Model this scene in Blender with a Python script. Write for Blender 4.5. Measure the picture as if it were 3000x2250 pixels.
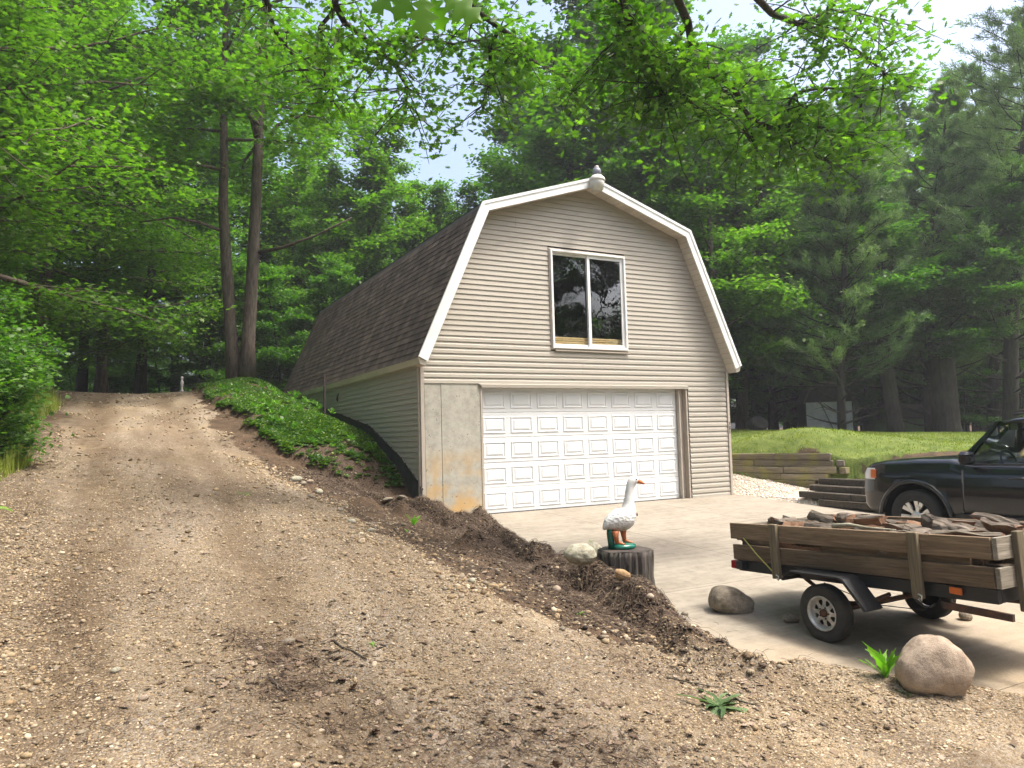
import bpy, bmesh, math, random
import numpy as np
from mathutils import Vector, Matrix

# ------------------------------------------------------------------ scene, camera, sky, sun
for o in list(bpy.data.objects):
    bpy.data.objects.remove(o, do_unlink=True)
S = bpy.context.scene
COL = S.collection
F_PX = 2152.71
YAW, PITCH, ROLL = .4913, .0702, -.0271
CAM = np.array([-4.864, -12.6862, 1.4888])
_F = np.array([math.sin(YAW)*math.cos(PITCH), math.cos(YAW)*math.cos(PITCH), math.sin(PITCH)])
_R0 = np.array([math.cos(YAW), -math.sin(YAW), 0.])
_U0 = np.cross(_R0, _F)
_R = math.cos(ROLL)*_R0 + math.sin(ROLL)*_U0
_U = -math.sin(ROLL)*_R0 + math.cos(ROLL)*_U0
cd = bpy.data.cameras.new('camera'); cam = bpy.data.objects.new('camera', cd); COL.objects.link(cam)
cd.sensor_width = 36; cd.lens = 36*F_PX/3000; cd.clip_start = .05; cd.clip_end = 2000
cam.matrix_world = Matrix(((_R[0], _U[0], -_F[0], CAM[0]), (_R[1], _U[1], -_F[1], CAM[1]), (_R[2], _U[2], -_F[2], CAM[2]), (0, 0, 0, 1)))
S.camera = cam

SUN_EL, SUN_AZ = math.radians(64), math.radians(132)      # azimuth clockwise from +Y
SKY_STRENGTH, SUN_STRENGTH, SUN_ANGLE, EXPOSURE = .15, 2.0, math.radians(11), 1.42
W = bpy.data.worlds.new('World'); S.world = W; W.use_nodes = True
wn = W.node_tree.nodes; wl = W.node_tree.links
sky = wn.new('ShaderNodeTexSky'); sky.sky_type = 'NISHITA'; sky.sun_disc = False
sky.sun_elevation = SUN_EL; sky.sun_rotation = SUN_AZ; sky.air_density = 1.0; sky.dust_density = 7.0; sky.ozone_density = 1.0
bg = wn['Background']; bg.inputs[1].default_value = SKY_STRENGTH
wl.new(sky.outputs[0], bg.inputs[0])
sd = bpy.data.lights.new('sun', 'SUN'); sd.energy = SUN_STRENGTH; sd.angle = SUN_ANGLE; sd.color = (1, .965, .90)
sun = bpy.data.objects.new('sun', sd); COL.objects.link(sun)
sdir = Vector((math.sin(SUN_AZ)*math.cos(SUN_EL), math.cos(SUN_AZ)*math.cos(SUN_EL), math.sin(SUN_EL)))
sun.rotation_euler = sdir.to_track_quat('Z', 'Y').to_euler(); sun.location = sdir*60
S.view_settings.view_transform = 'Standard'; S.view_settings.look = 'None'
S.view_settings.exposure = EXPOSURE; S.view_settings.gamma = 1
S.cycles.max_bounces = 8; S.cycles.diffuse_bounces = 5; S.cycles.glossy_bounces = 3
S.cycles.transmission_bounces = 4; S.cycles.transparent_max_bounces = 8; S.cycles.caustics_reflective = False; S.cycles.caustics_refractive = False
S.cycles.use_denoising = True

RS = np.random.RandomState
rng = RS(7); random.seed(7)
PXW = 2212.
def pray(u, v):
    D = 3000/PXW
    return ((u*D-1500)/F_PX)*_R - ((v*D-1125)/F_PX)*_U + _F
def at_depth(u, v, t): return CAM + t*pray(u, v)
def at_z(u, v, z):
    d = pray(u, v); return CAM + (z-CAM[2])/d[2]*d

# ------------------------------------------------------------------ noise and terrain
def hash2(ix, iy, seed=0):
    h = (ix.astype(np.int64)*374761393 + iy.astype(np.int64)*668265263 + seed*974634779) & 0xffffffff
    h = ((h ^ (h >> 13))*1274126177) & 0xffffffff
    return ((h ^ (h >> 16)) & 0xffff)/65535.
def vnoise(x, y, seed=0):
    x = np.asarray(x, float); y = np.asarray(y, float)
    ix = np.floor(x); iy = np.floor(y); fx = x-ix; fy = y-iy
    fx = fx*fx*(3-2*fx); fy = fy*fy*(3-2*fy)
    a = hash2(ix, iy, seed); b = hash2(ix+1, iy, seed); c = hash2(ix, iy+1, seed); d = hash2(ix+1, iy+1, seed)
    return (a*(1-fx)+b*fx)*(1-fy) + (c*(1-fx)+d*fx)*fy
def fbm(x, y, seed=0, octv=4):
    s = 0; a = .5
    for i in range(octv):
        s = s + a*(vnoise(x*2**i, y*2**i, seed+i)-.5); a *= .5
    return s*2
def sstep(a, b, x):
    t = np.clip((x-a)/(b-a), 0, 1); return t*t*(3-2*t)

DRV = [(-16, -.42), (-12, -.40), (-10, -.30), (-8.5, -.08), (-7, .14), (-4, .6), (0, 1.22), (4, 1.85), (8, 2.46), (12, 3.03), (16, 3.22), (20, 3.1), (28, 3.0), (40, 3.2)]
CP = []
for y, z in DRV:
    CP += [(-4.6, y, z), (-3.4, y, z-.02 if y < 16 else z), (-6.3, y, z+.05), (-9, y, z+.35), (-14, y, z+.8)]
CP += [(-2.2, y, z) for y, z in ((-12, -.44), (-10, -.38), (-8.5, -.2), (-7, .10), (-5.3, .29), (-3.2, .46), (-1.5, .62), (-.5, .72), (1, 1.05), (2, 1.32), (4, 1.95), (8, 2.62), (12, 3.2), (16, 3.3))]
CP += [(-1.2, y, z) for y, z in ((-10, -.42), (-8.5, -.30), (-7, -.05), (-5.3, .08), (-3.2, .2), (-1.5, .35), (0, .5), (1, .85), (2, 1.25), (4, 1.9), (8, 2.58), (12, 3.38), (16, 3.35))]
CP += [(0, y, z) for y, z in ((0, .12), (1.1, .84), (3, 1.54), (7, 2.2), (10.7, 2.68), (13, 3.0), (18, 3.1))]
CP += [(x, y, .04*y-.06) for x in (.6, 3, 6, 7.7) for y in (-.5, -4, -8, -12)]
CP += [(2, .3, -.1), (6, .3, -.1), (4, 1.5, -.1), (7.4, .5, .05), (1.6, 1.4, -.05), (1.5, 5, 1), (1.5, 9, 1.8)]
CP += [(8.0, -.4, .02), (8.3, -1.5, .06), (8.6, -1.2, .17), (8.1, .8, .2), (7.9, 3, .55), (9.1, -1.0, .92), (8.75, .8, .94), (9.9, -1.8, .88), (9.6, -2.6, .62), (9.3, -3.3, .42), (9.8, -5, .35), (11, -4, .75), (11, -7, .2), (10, -9, -.25), (13, -9, .3), (18, -10, .5), (22, -4, .9)]
CP += [(10.5, 3, 1.0), (12, 2, 1.03), (16, 7, 1.32), (20, 12, 1.5), (25, 16, 1.45), (14, -1, .95), (20, 3, 1.12), (26, 8, 1.12), (30, 2, 1.0), (32, 14, 1.1), (40, 20, .7), (42, 5, .6), (9.2, 5, 1.12), (9.5, 9, 1.35), (10, 14, 1.75), (4, 16, 2.8), (4, 25, 2.7), (15, 25, 2.), (30, 35, 1.4), (0, 40, 3), (-20, 0, 3), (-20, 20, 4), (-20, -20, .5), (-12, -14, .3), (0, -20, -.55), (10, -20, -.3), (30, -15, .4), (55, 50, 1.4), (60, 0, .5), (-30, 50, 4), (0, 60, 3)]
CP = np.array(CP)
def _tps(r2): return .5*r2*np.log(r2+1e-9)
_n = len(CP); _A = np.zeros((_n+3, _n+3))
_d2 = ((CP[:, None, :2]-CP[None, :, :2])**2).sum(-1)
_A[:_n, :_n] = _tps(_d2)+np.eye(_n)*.02; _A[:_n, _n] = 1; _A[:_n, _n+1:] = CP[:, :2]; _A[_n, :_n] = 1; _A[_n+1:, :_n] = CP[:, :2].T
_w = np.linalg.solve(_A, np.r_[CP[:, 2], 0, 0, 0])
def rbf(x, y):
    sh = np.shape(x); x = np.clip(np.ravel(x), -28, 55); y = np.clip(np.ravel(y), -20, 55)
    out = np.empty(len(x))
    for i in range(0, len(x), 20000):
        xx = x[i:i+20000]; yy = y[i:i+20000]
        r2 = (xx[:, None]-CP[None, :, 0])**2+(yy[:, None]-CP[None, :, 1])**2
        out[i:i+20000] = _tps(r2)@_w[:_n]+_w[_n]+_w[_n+1]*xx+_w[_n+2]*yy
    return out.reshape(sh)
def pad_z(y): return .04*np.clip(y, -13, 0)
PADL = [(-20, 9), (-13.2, 3.2), (-12, 2.1), (-10.3, .85), (-9.6, .35), (-9, -.08), (-8, -.55), (-5, -.35), (-1.5, .25), (0, .3), (1, .3)]
def pad_left(y): return np.interp(y, [p[0] for p in PADL], [p[1] for p in PADL])
PAD_R = 7.75
def seg_dist(x, y, poly):
    best = np.full(np.shape(x), 1e9); val = np.zeros(np.shape(x))
    for (ax, ay, az), (bx, by, bz) in zip(poly[:-1], poly[1:]):
        dx, dy = bx-ax, by-ay; t = np.clip(((x-ax)*dx+(y-ay)*dy)/(dx*dx+dy*dy), 0, 1)
        d = np.hypot(x-ax-t*dx, y-ay-t*dy); m = d < best
        best = np.where(m, d, best); val = np.where(m, az+t*(bz-az), val)
    return best, val
RIDGE = [(-1.5, .9, .78), (-.95, 0, .58), (-.35, -.95, .40), (.05, -1.5, .20), (.3, -2.1, .06), (.1, -3.2, .02), (-.15, -4.2, .03), (-.42, -5.4, .10), (-.62, -6.3, .11), (-.72, -7.3, .06), (-.82, -7.9, -.06), (-.62, -8.5, -.24)]
BLOBS = [(-.2, -2.0, .27, .75), (.05, -2.9, .17, .8), (-.55, -3.3, .26, .7), (-.5, -5.0, .17, .8), (-.9, -5.9, .18, .7), (-.9, -1.6, .46, .7), (-1.1, -4.2, .27, .6), (.42, -1.55, .30, .9), (-.75, -6.75, .13, .8), (-.3, -4.6, .12, .8), (-1.5, -1.2, .62, .7), (-.15, -1.05, .42, .9)]
def wall_x(y): return np.interp(y, [-12, -6, -3.2, -1.7, .75, 3, 12], [13.5, 12.6, 11.2, 9.35, 8.3, 8.1, 8.0])
def height(x, y, fine=True):
    x = np.asarray(x, float); y = np.asarray(y, float)
    h = rbf(x, y)
    pm = sstep(0, .5, x-pad_left(y))*sstep(0, .15, PAD_R-x)*sstep(.3, .05, y)*sstep(-14.5, -13, y)
    h = h*(1-pm)+(pad_z(y)-.035)*pm
    gm = sstep(.07, .0, x-wall_x(y))*sstep(7.6, 7.8, x)*sstep(-2.6, -1.9, y)*sstep(9, 7, y)
    h = h*(1-gm)+gm*(.0+.05*(x-7.75)+.2*np.maximum(y+1.3, 0)*sstep(7.65, 8.4, x))
    d, cz = seg_dist(x, y, RIDGE)
    near = sstep(1.6, .3, d)
    n = fbm(x*3.1, y*3.1, 11, 4)
    b = cz-.95*np.maximum(d-.06, 0)+n*.14
    for bx, by, bz, k in BLOBS:
        b = np.maximum(b, bz-k*np.hypot(x-bx, y-by)+n*.13)
    h = np.where((b > h) & (y < 1.2), b, h)
    dx_ = x-pad_left(y); sw_ = pad_z(y)+.05-.20*np.maximum(dx_, 0)-.14*np.maximum(-dx_, 0)+fbm(x*1.0, y*1.0, 61, 2)*.11
    h = np.maximum(h, np.where(y < -8.6, sw_, sw_-.35*np.maximum(y+8.6, 0)))
    if fine:
        soil = near*(1-pm)
        h = h+fbm(x*5, y*5, 3, 4)*(.006+.055*soil)*(1-pm*.98)
        h = h+(fbm(x*8, y*8, 91, 3)*.014+np.maximum(fbm(x*2.3, y*1.2, 93, 3)-.15, 0)*.05)*(1-pm)*(y < 3)
        rut = np.exp(-((x+5.35)/.22)**2)+np.exp(-((x+3.75)/.25)**2)
        h = h-.045*rut*sstep(-11, -9, y)*sstep(14, 8, y)+fbm(x*1.1, y*1.1, 23, 3)*.035*(1-pm)
        # cut edge of the planted bed
        be = bed_mask(x, y); h = h+.16*be*sstep(-.1, -.9, x)
    return h
def bed_mask(x, y):
    xl = np.interp(y, [.6, 1.5, 3, 6, 10, 13, 15], [-1.3, -2.0, -2.45, -2.75, -2.85, -2.7, -2.3])+fbm(y*1.7, y*0+3, 31, 3)*.3
    return sstep(0, .14, x-xl)*sstep(0.3, .0, x-(-.05))*sstep(.3, 1.0, y-.9*(x+1.3)*.0+fbm(x*2, y*2, 37, 2)*.3)*sstep(15, 13.5, y)
def H(x, y): return float(height(np.array([x]), np.array([y]))[0])
def ground_at(u, v):
    d = pray(u, v); ts = np.concatenate([np.arange(2, 14, .03), np.arange(14, 60, .1)]); p = CAM[None]+ts[:, None]*d[None]
    pm = (p[:, 0] > pad_left(p[:, 1])+.4) & (p[:, 0] < PAD_R) & (p[:, 1] < 0)
    g = height(p[:, 0], p[:, 1]); g = np.where(pm, np.maximum(g, pad_z(p[:, 1])), g)
    i = int(np.argmax(p[:, 2] < g)); q = p[i].copy(); q[2] = g[i]; return q

# ------------------------------------------------------------------ mesh helpers
def np_mesh(name, V, Fc, smooth=False):
    V = np.asarray(V, np.float32); Fc = np.asarray(Fc, np.int32); k = Fc.shape[1]; n = len(Fc)
    me = bpy.data.meshes.new(name)
    me.vertices.add(len(V)); me.vertices.foreach_set('co', V.ravel())
    me.loops.add(n*k); me.loops.foreach_set('vertex_index', Fc.ravel())
    me.polygons.add(n); me.polygons.foreach_set('loop_start', np.arange(0, n*k, k, dtype=np.int32))
    if smooth: me.polygons.foreach_set('use_smooth', np.ones(n, bool))
    me.update(calc_edges=True)
    return me
def link(name, me, mat=None, parent=None):
    o = bpy.data.objects.new(name, me); COL.objects.link(o)
    if mat is not None and me is not None and not me.materials:
        for m in (mat if isinstance(mat, (list, tuple)) else [mat]): me.materials.append(m)
    if parent is not None: o.parent = parent
    return o
def tag(o, label, cat, group=None):
    o['label'] = label; o['category'] = cat
    if group: o['group'] = group
    return o
def thing(name, label, cat, loc=(0, 0, 0), rz=0, group=None):
    o = bpy.data.objects.new(name, None); COL.objects.link(o); o.location = loc; o.rotation_euler = (0, 0, rz)
    o.empty_display_size = .1
    return tag(o, label, cat, group)
def structure(o): o['kind'] = 'structure'; return o
def stuff(o): o['kind'] = 'stuff'; return o
def copy_tree(o, parent=None):
    c = o.copy(); COL.objects.link(c); c.parent = parent
    for ch in o.children: copy_tree(ch, c)
    return c
class MB:
    """collects shapes for one mesh"""
    def __init__(s): s.v = []; s.f = []; s.m = []; s.sm = []
    def add(s, V, Fs, mi=0, smooth=False):
        b = len(s.v); s.v += [tuple(map(float, p)) for p in V]
        for f in Fs: s.f.append([b+i for i in f]); s.m.append(mi); s.sm.append(smooth)
        return s
    def box(s, c, d, rot=None, bev=0, mi=0):
        hx, hy, hz = d[0]/2, d[1]/2, d[2]/2
        if bev <= 0:
            V = [(sx*hx, sy*hy, sz*hz) for sx in (-1, 1) for sy in (-1, 1) for sz in (-1, 1)]
            Fs = [(0, 1, 3, 2), (4, 6, 7, 5), (0, 4, 5, 1), (2, 3, 7, 6), (0, 2, 6, 4), (1, 5, 7, 3)]
        else:
            b = min(bev, hx*.49, hy*.49, hz*.49); V = []; idx = {}
            for sx in (-1, 1):
                for sy in (-1, 1):
                    for sz in (-1, 1):
                        for a in range(3):
                            p = [sx*(hx-b), sy*(hy-b), sz*(hz-b)]; p[a] = (sx*hx, sy*hy, sz*hz)[a]
                            idx[(sx, sy, sz, a)] = len(V); V.append(tuple(p))
            Fs = []
            for a in range(3):
                o1, o2 = [(1, 2), (2, 0), (0, 1)][a]
                for sg in (-1, 1):
                    q = []
                    for s1, s2 in ((-1, -1), (1, -1), (1, 1), (-1, 1)):
                        k = [0, 0, 0]; k[a] = sg; k[o1] = s1; k[o2] = s2; q.append(idx[(*k, a)])
                    Fs.append(q if sg > 0 else q[::-1])
            for a in range(3):
                o1, o2 = [(1, 2), (2, 0), (0, 1)][a]
                for s1 in (-1, 1):
                    for s2 in (-1, 1):
                        k0 = [0, 0, 0]; k1 = [0, 0, 0]
                        k0[o1] = k1[o1] = s1; k0[o2] = k1[o2] = s2; k0[a] = -1; k1[a] = 1
                        q = [idx[(*k0, o1)], idx[(*k1, o1)], idx[(*k1, o2)], idx[(*k0, o2)]]
                        Fs.append(q if s1*s2 < 0 else q[::-1])
            for sx in (-1, 1):
                for sy in (-1, 1):
                    for sz in (-1, 1):
                        q = [idx[(sx, sy, sz, a)] for a in range(3)]; Fs.append(q if sx*sy*sz > 0 else q[::-1])
        M = rot if rot is not None else Matrix.Identity(3)
        V = [Vector(c)+M@Vector(p) for p in V]
        return s.add(V, Fs, mi)
    def tube(s, P, r, seg=8, mi=0, caps=True, smooth=True):
        P = [Vector(p) for p in P]; n = len(P); r = r if hasattr(r, '__len__') else [r]*n
        V = []; up = None
        for i in range(n):
            t = (P[min(i+1, n-1)]-P[max(i-1, 0)]).normalized()
            if up is None:
                up = t.orthogonal().normalized()
            else:
                up = (up-t*up.dot(t)); up = up.normalized() if up.length > 1e-6 else t.orthogonal().normalized()
            sd_ = t.cross(up)
            for k in range(seg):
                a = 2*math.pi*k/seg; V.append(P[i]+(up*math.cos(a)+sd_*math.sin(a))*r[i])
        Fs = [(i*seg+k, i*seg+(k+1) % seg, (i+1)*seg+(k+1) % seg, (i+1)*seg+k) for i in range(n-1) for k in range(seg)]
        s.add(V, Fs, mi, smooth)
        if caps:
            b = len(s.v)-len(V)
            s.f.append([b+k for k in range(seg)][::-1]); s.m.append(mi); s.sm.append(False)
            s.f.append([b+(n-1)*seg+k for k in range(seg)]); s.m.append(mi); s.sm.append(False)
        return s
    def lathe(s, prof, seg=24, c=(0, 0, 0), M=None, mi=0, smooth=True, wob=None, caps=True):
        V = []; n = len(prof)
        for i, (r, z) in enumerate(prof):
            for k in range(seg):
                a = 2*math.pi*k/seg; rr = r*(wob(a, i) if wob else 1); V.append(Vector((rr*math.cos(a), rr*math.sin(a), z)))
        M = M if M is not None else Matrix.Identity(3)
        V = [Vector(c)+M@p for p in V]
        Fs = [(i*seg+k, i*seg+(k+1) % seg, (i+1)*seg+(k+1) % seg, (i+1)*seg+k) for i in range(n-1) for k in range(seg)]
        if caps: Fs.append([k for k in range(seg)][::-1]); Fs.append([(n-1)*seg+k for k in range(seg)])
        return s.add(V, Fs, mi, smooth)
    def prism(s, poly, vec, mi=0):
        """closed polygon (3d points) swept along vec"""
        P = [Vector(p) for p in poly]; v = Vector(vec); n = len(P)
        return s.add(P+[p+v for p in P], [list(range(n))[::-1], list(range(n, 2*n))]+[(i, (i+1) % n, n+(i+1) % n, n+i) for i in range(n)], mi)
    def loft(s, rings, mi=0, smooth=True, caps=True, closed=True):
        n = len(rings); k = len(rings[0]); V = [p for r in rings for p in r]; kk = k if closed else k-1
        Fs = [(i*k+j, i*k+(j+1) % k, (i+1)*k+(j+1) % k, (i+1)*k+j) for i in range(n-1) for j in range(kk)]
        if caps: Fs += [list(range(k))[::-1], [(n-1)*k+j for j in range(k)]]
        return s.add(V, Fs, mi, smooth)
    def mesh(s, name):
        me = bpy.data.meshes.new(name); me.from_pydata(s.v, [], s.f); 
        me.polygons.foreach_set('material_index', s.m); me.polygons.foreach_set('use_smooth', s.sm); me.update()
        bm = bmesh.new(); bm.from_mesh(me); bmesh.ops.recalc_face_normals(bm, faces=bm.faces); bm.to_mesh(me); bm.free()
        return me
    def build(s, name, mat, parent=None):
        me = s.mesh(name)
        for m in (mat if isinstance(mat, (list, tuple)) else [mat]): me.materials.append(m)
        return link(name, me, None, parent)
def Rz(a): return Matrix.Rotation(a, 3, 'Z')
def Rx(a): return Matrix.Rotation(a, 3, 'X')
def Ry(a): return Matrix.Rotation(a, 3, 'Y')

def rotmats(yaw, tilt, tdir):
    """rotation: yaw about z, then tilt by angle about horizontal axis with direction tdir"""
    cz, sz = np.cos(yaw), np.sin(yaw); n = len(yaw)
    A = np.zeros((n, 3, 3)); A[:, 0, 0] = cz; A[:, 0, 1] = -sz; A[:, 1, 0] = sz; A[:, 1, 1] = cz; A[:, 2, 2] = 1
    ax = np.stack([np.cos(tdir), np.sin(tdir), 0*tdir], 1); c = np.cos(tilt); s = np.sin(tilt)
    K = np.zeros((n, 3, 3)); K[:, 0, 1] = -ax[:, 2]; K[:, 0, 2] = ax[:, 1]; K[:, 1, 0] = ax[:, 2]; K[:, 1, 2] = -ax[:, 0]; K[:, 2, 0] = -ax[:, 1]; K[:, 2, 1] = ax[:, 0]
    B = np.eye(3)[None]+s[:, None, None]*K+(1-c)[:, None, None]*(K@K)
    return B@A
def scatter(proto_v, proto_f, pos, size, R, sq=None):
    V = np.asarray(proto_v, float); n = len(pos)
    P = V[None]*np.asarray(size).reshape(n, 1, -1)
    P = np.einsum('nij,nkj->nki', R, P)+pos[:, None, :]
    Fc = np.asarray(proto_f)[None]+(np.arange(n)*len(V))[:, None, None]
    return P.reshape(-1, 3), Fc.reshape(-1, Fc.shape[-1])

# ------------------------------------------------------------------ materials
def newmat(name):
    m = bpy.data.materials.new(name); m.use_nodes = True; nt = m.node_tree
    return m, nt, nt.nodes, nt.links, nt.nodes['Principled BSDF']
def ramp(nt, fac, stops):
    r = nt.nodes.new('ShaderNodeValToRGB'); el = r.color_ramp.elements
    while len(el) < len(stops): el.new(.5)
    for e, (p, c) in zip(el, stops): e.position = p; e.color = (*c, 1)
    nt.links.new(fac, r.inputs[0]); return r.outputs[0]
def texco(nt, kind='Object', scale=(1, 1, 1)):
    t = nt.nodes.new('ShaderNodeTexCoord'); mp = nt.nodes.new('ShaderNodeMapping'); mp.inputs['Scale'].default_value = scale
    if kind == 'World':
        g = nt.nodes.new('ShaderNodeNewGeometry'); nt.links.new(g.outputs['Position'], mp.inputs[0])
    else:
        nt.links.new(t.outputs[kind], mp.inputs[0])
    return mp.outputs[0]
def noise(nt, co, scale, detail=4, rough=.55, dist=0):
    n = nt.nodes.new('ShaderNodeTexNoise'); n.inputs['Scale'].default_value = scale; n.inputs['Detail'].default_value = detail
    n.inputs['Roughness'].default_value = rough; n.inputs['Distortion'].default_value = dist
    nt.links.new(co, n.inputs['Vector']); return n.outputs[0]
def mixc(nt, fac, a, b, mode='MIX'):
    m = nt.nodes.new('ShaderNodeMix'); m.data_type = 'RGBA'; m.blend_type = mode
    for sck, val in ((m.inputs[0], fac), (m.inputs[6], a), (m.inputs[7], b)):
        if isinstance(val, (int, float)): sck.default_value = val
        elif isinstance(val, tuple): sck.default_value = (*val, 1)
        else: nt.links.new(val, sck)
    return m.outputs[2]
def math_(nt, op, a, b=None, clamp=False):
    m = nt.nodes.new('ShaderNodeMath'); m.operation = op; m.use_clamp = clamp
    for sck, val in ((m.inputs[0], a), (m.inputs[1], b)):
        if val is None: continue
        if isinstance(val, (int, float)): sck.default_value = val
        else: nt.links.new(val, sck)
    return m.outputs[0]
def bump(nt, h, strength, dist=.01, prev=None):
    b = nt.nodes.new('ShaderNodeBump'); b.inputs['Strength'].default_value = strength; b.inputs['Distance'].default_value = dist
    nt.links.new(h, b.inputs['Height'])
    if prev is not None: nt.links.new(prev, b.inputs['Normal'])
    return b.outputs[0]
def rnd(nt):
    g = nt.nodes.new('ShaderNodeNewGeometry'); o = nt.nodes.new('ShaderNodeObjectInfo')
    return math_(nt, 'FRACT', math_(nt, 'ADD', g.outputs['Random Per Island'], o.outputs['Random']))
def mapr(nt, v, a, b, c=0., d=1.):
    m = nt.nodes.new('ShaderNodeMapRange'); nt.links.new(v, m.inputs[0])
    for i, x in enumerate((a, b, c, d)): m.inputs[i+1].default_value = x
    return m.outputs[0]

def simple(name, c1, c2=None, rough=.6, scale=8, metal=0, bmp=0, bdist=.01, kind='Object', spec=.5, stretch=(1, 1, 1), coat=0, vary=0):
    m, nt, N, L, B = newmat(name); c2 = c2 or tuple(x*.85 for x in c1)
    co = texco(nt, kind, stretch); n = noise(nt, co, scale, 5)
    col = ramp(nt, n, [(.3, c2), (.7, c1)])
    if vary:
        col = mixc(nt, 1.0, col, ramp(nt, rnd(nt), [(0, (1-vary,)*3), (1, (1+vary*.6,)*3)]), 'MULTIPLY')
    L.new(col, B.inputs['Base Color']); B.inputs['Roughness'].default_value = rough; B.inputs['Metallic'].default_value = metal
    B.inputs['Specular IOR Level'].default_value = spec; B.inputs['Coat Weight'].default_value = coat; B.inputs['Coat Roughness'].default_value = .03
    if bmp: L.new(bump(nt, noise(nt, co, scale*3, 6), bmp, bdist), B.inputs['Normal'])
    return m
def leafmat(name, stops, trans=.4, tcol=(.35, .55, .06), rough=.5):
    m, nt, N, L, B = newmat(name)
    r = rnd(nt); col = ramp(nt, r, stops)
    co = texco(nt, 'World'); patch = noise(nt, co, .35, 2)
    col = mixc(nt, 1., col, ramp(nt, patch, [(.3, (.72, .78, .8)), (.7, (1.18, 1.12, .9))]), 'MULTIPLY')
    L.new(col, B.inputs['Base Color']); B.inputs['Roughness'].default_value = rough; B.inputs['Specular IOR Level'].default_value = .35
    t = N.new('ShaderNodeBsdfTranslucent'); L.new(mixc(nt, 1., col, tuple(min(x*3.2, 3) for x in tcol), 'MULTIPLY'), t.inputs[0])
    mx = N.new('ShaderNodeMixShader'); mx.inputs[0].default_value = trans
    L.new(B.outputs[0], mx.inputs[1]); L.new(t.outputs[0], mx.inputs[2]); L.new(mx.outputs[0], N['Material Output'].inputs[0])
    return m
def barkmat(name, c1, c2, scale=6, stretch=(1, 1, .18)):
    m, nt, N, L, B = newmat(name); co = texco(nt, 'Object', stretch)
    n = noise(nt, co, scale*3, 6, .65, .6); n2 = noise(nt, texco(nt, 'Object'), 1.3, 3)
    col = ramp(nt, n, [(.32, c2), (.62, c1)]); col = mixc(nt, mapr(nt, n2, .4, .75, 0, .5), col, (.09, .1, .06))
    L.new(col, B.inputs['Base Color']); B.inputs['Roughness'].default_value = .9; B.inputs['Specular IOR Level'].default_value = .15
    L.new(bump(nt, n, 1., .03), B.inputs['Normal']); return m
def woodmat(name, light, dark, green=None, scale=3, axis=0, vary=.25, rough=.8, split=False):
    m, nt, N, L, B = newmat(name)
    st = [9, 9, 9]; st[axis] = .55
    co = texco(nt, 'Object', tuple(st)); oi = N.new('ShaderNodeObjectInfo')
    ad = N.new('ShaderNodeVectorMath'); ad.operation = 'ADD'; L.new(co, ad.inputs[0])
    cb = N.new('ShaderNodeCombineXYZ'); L.new(math_(nt, 'MULTIPLY', oi.outputs['Random'], 37.), cb.inputs[0]); L.new(math_(nt, 'MULTIPLY', oi.outputs['Random'], 53.), cb.inputs[2]); L.new(cb.outputs[0], ad.inputs[1])
    n = noise(nt, ad.outputs[0], scale, 6, .6, 1.2)
    col = ramp(nt, n, [(.28, dark), (.5, tuple((a+b)/2 for a, b in zip(light, dark))), (.72, light)])
    fine = noise(nt, ad.outputs[0], scale*5, 3, .6); col = mixc(nt, mapr(nt, fine, .35, .5, .45, 0), col, tuple(x*.55 for x in dark))
    if green:
        g = noise(nt, texco(nt, 'World'), 2.6, 4); col = mixc(nt, mapr(nt, g, .42, .62, 0, .8), col, green)
    col = mixc(nt, 1., col, ramp(nt, rnd(nt), [(0, (1-vary,)*3), (1, (1+vary*.6,)*3)]), 'MULTIPLY')
    L.new(col, B.inputs['Base Color']); B.inputs['Roughness'].default_value = rough; B.inputs['Specular IOR Level'].default_value = .2
    L.new(bump(nt, n, .6, .006, bump(nt, fine, .4, .003)), B.inputs['Normal']); return m

M = {}
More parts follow.
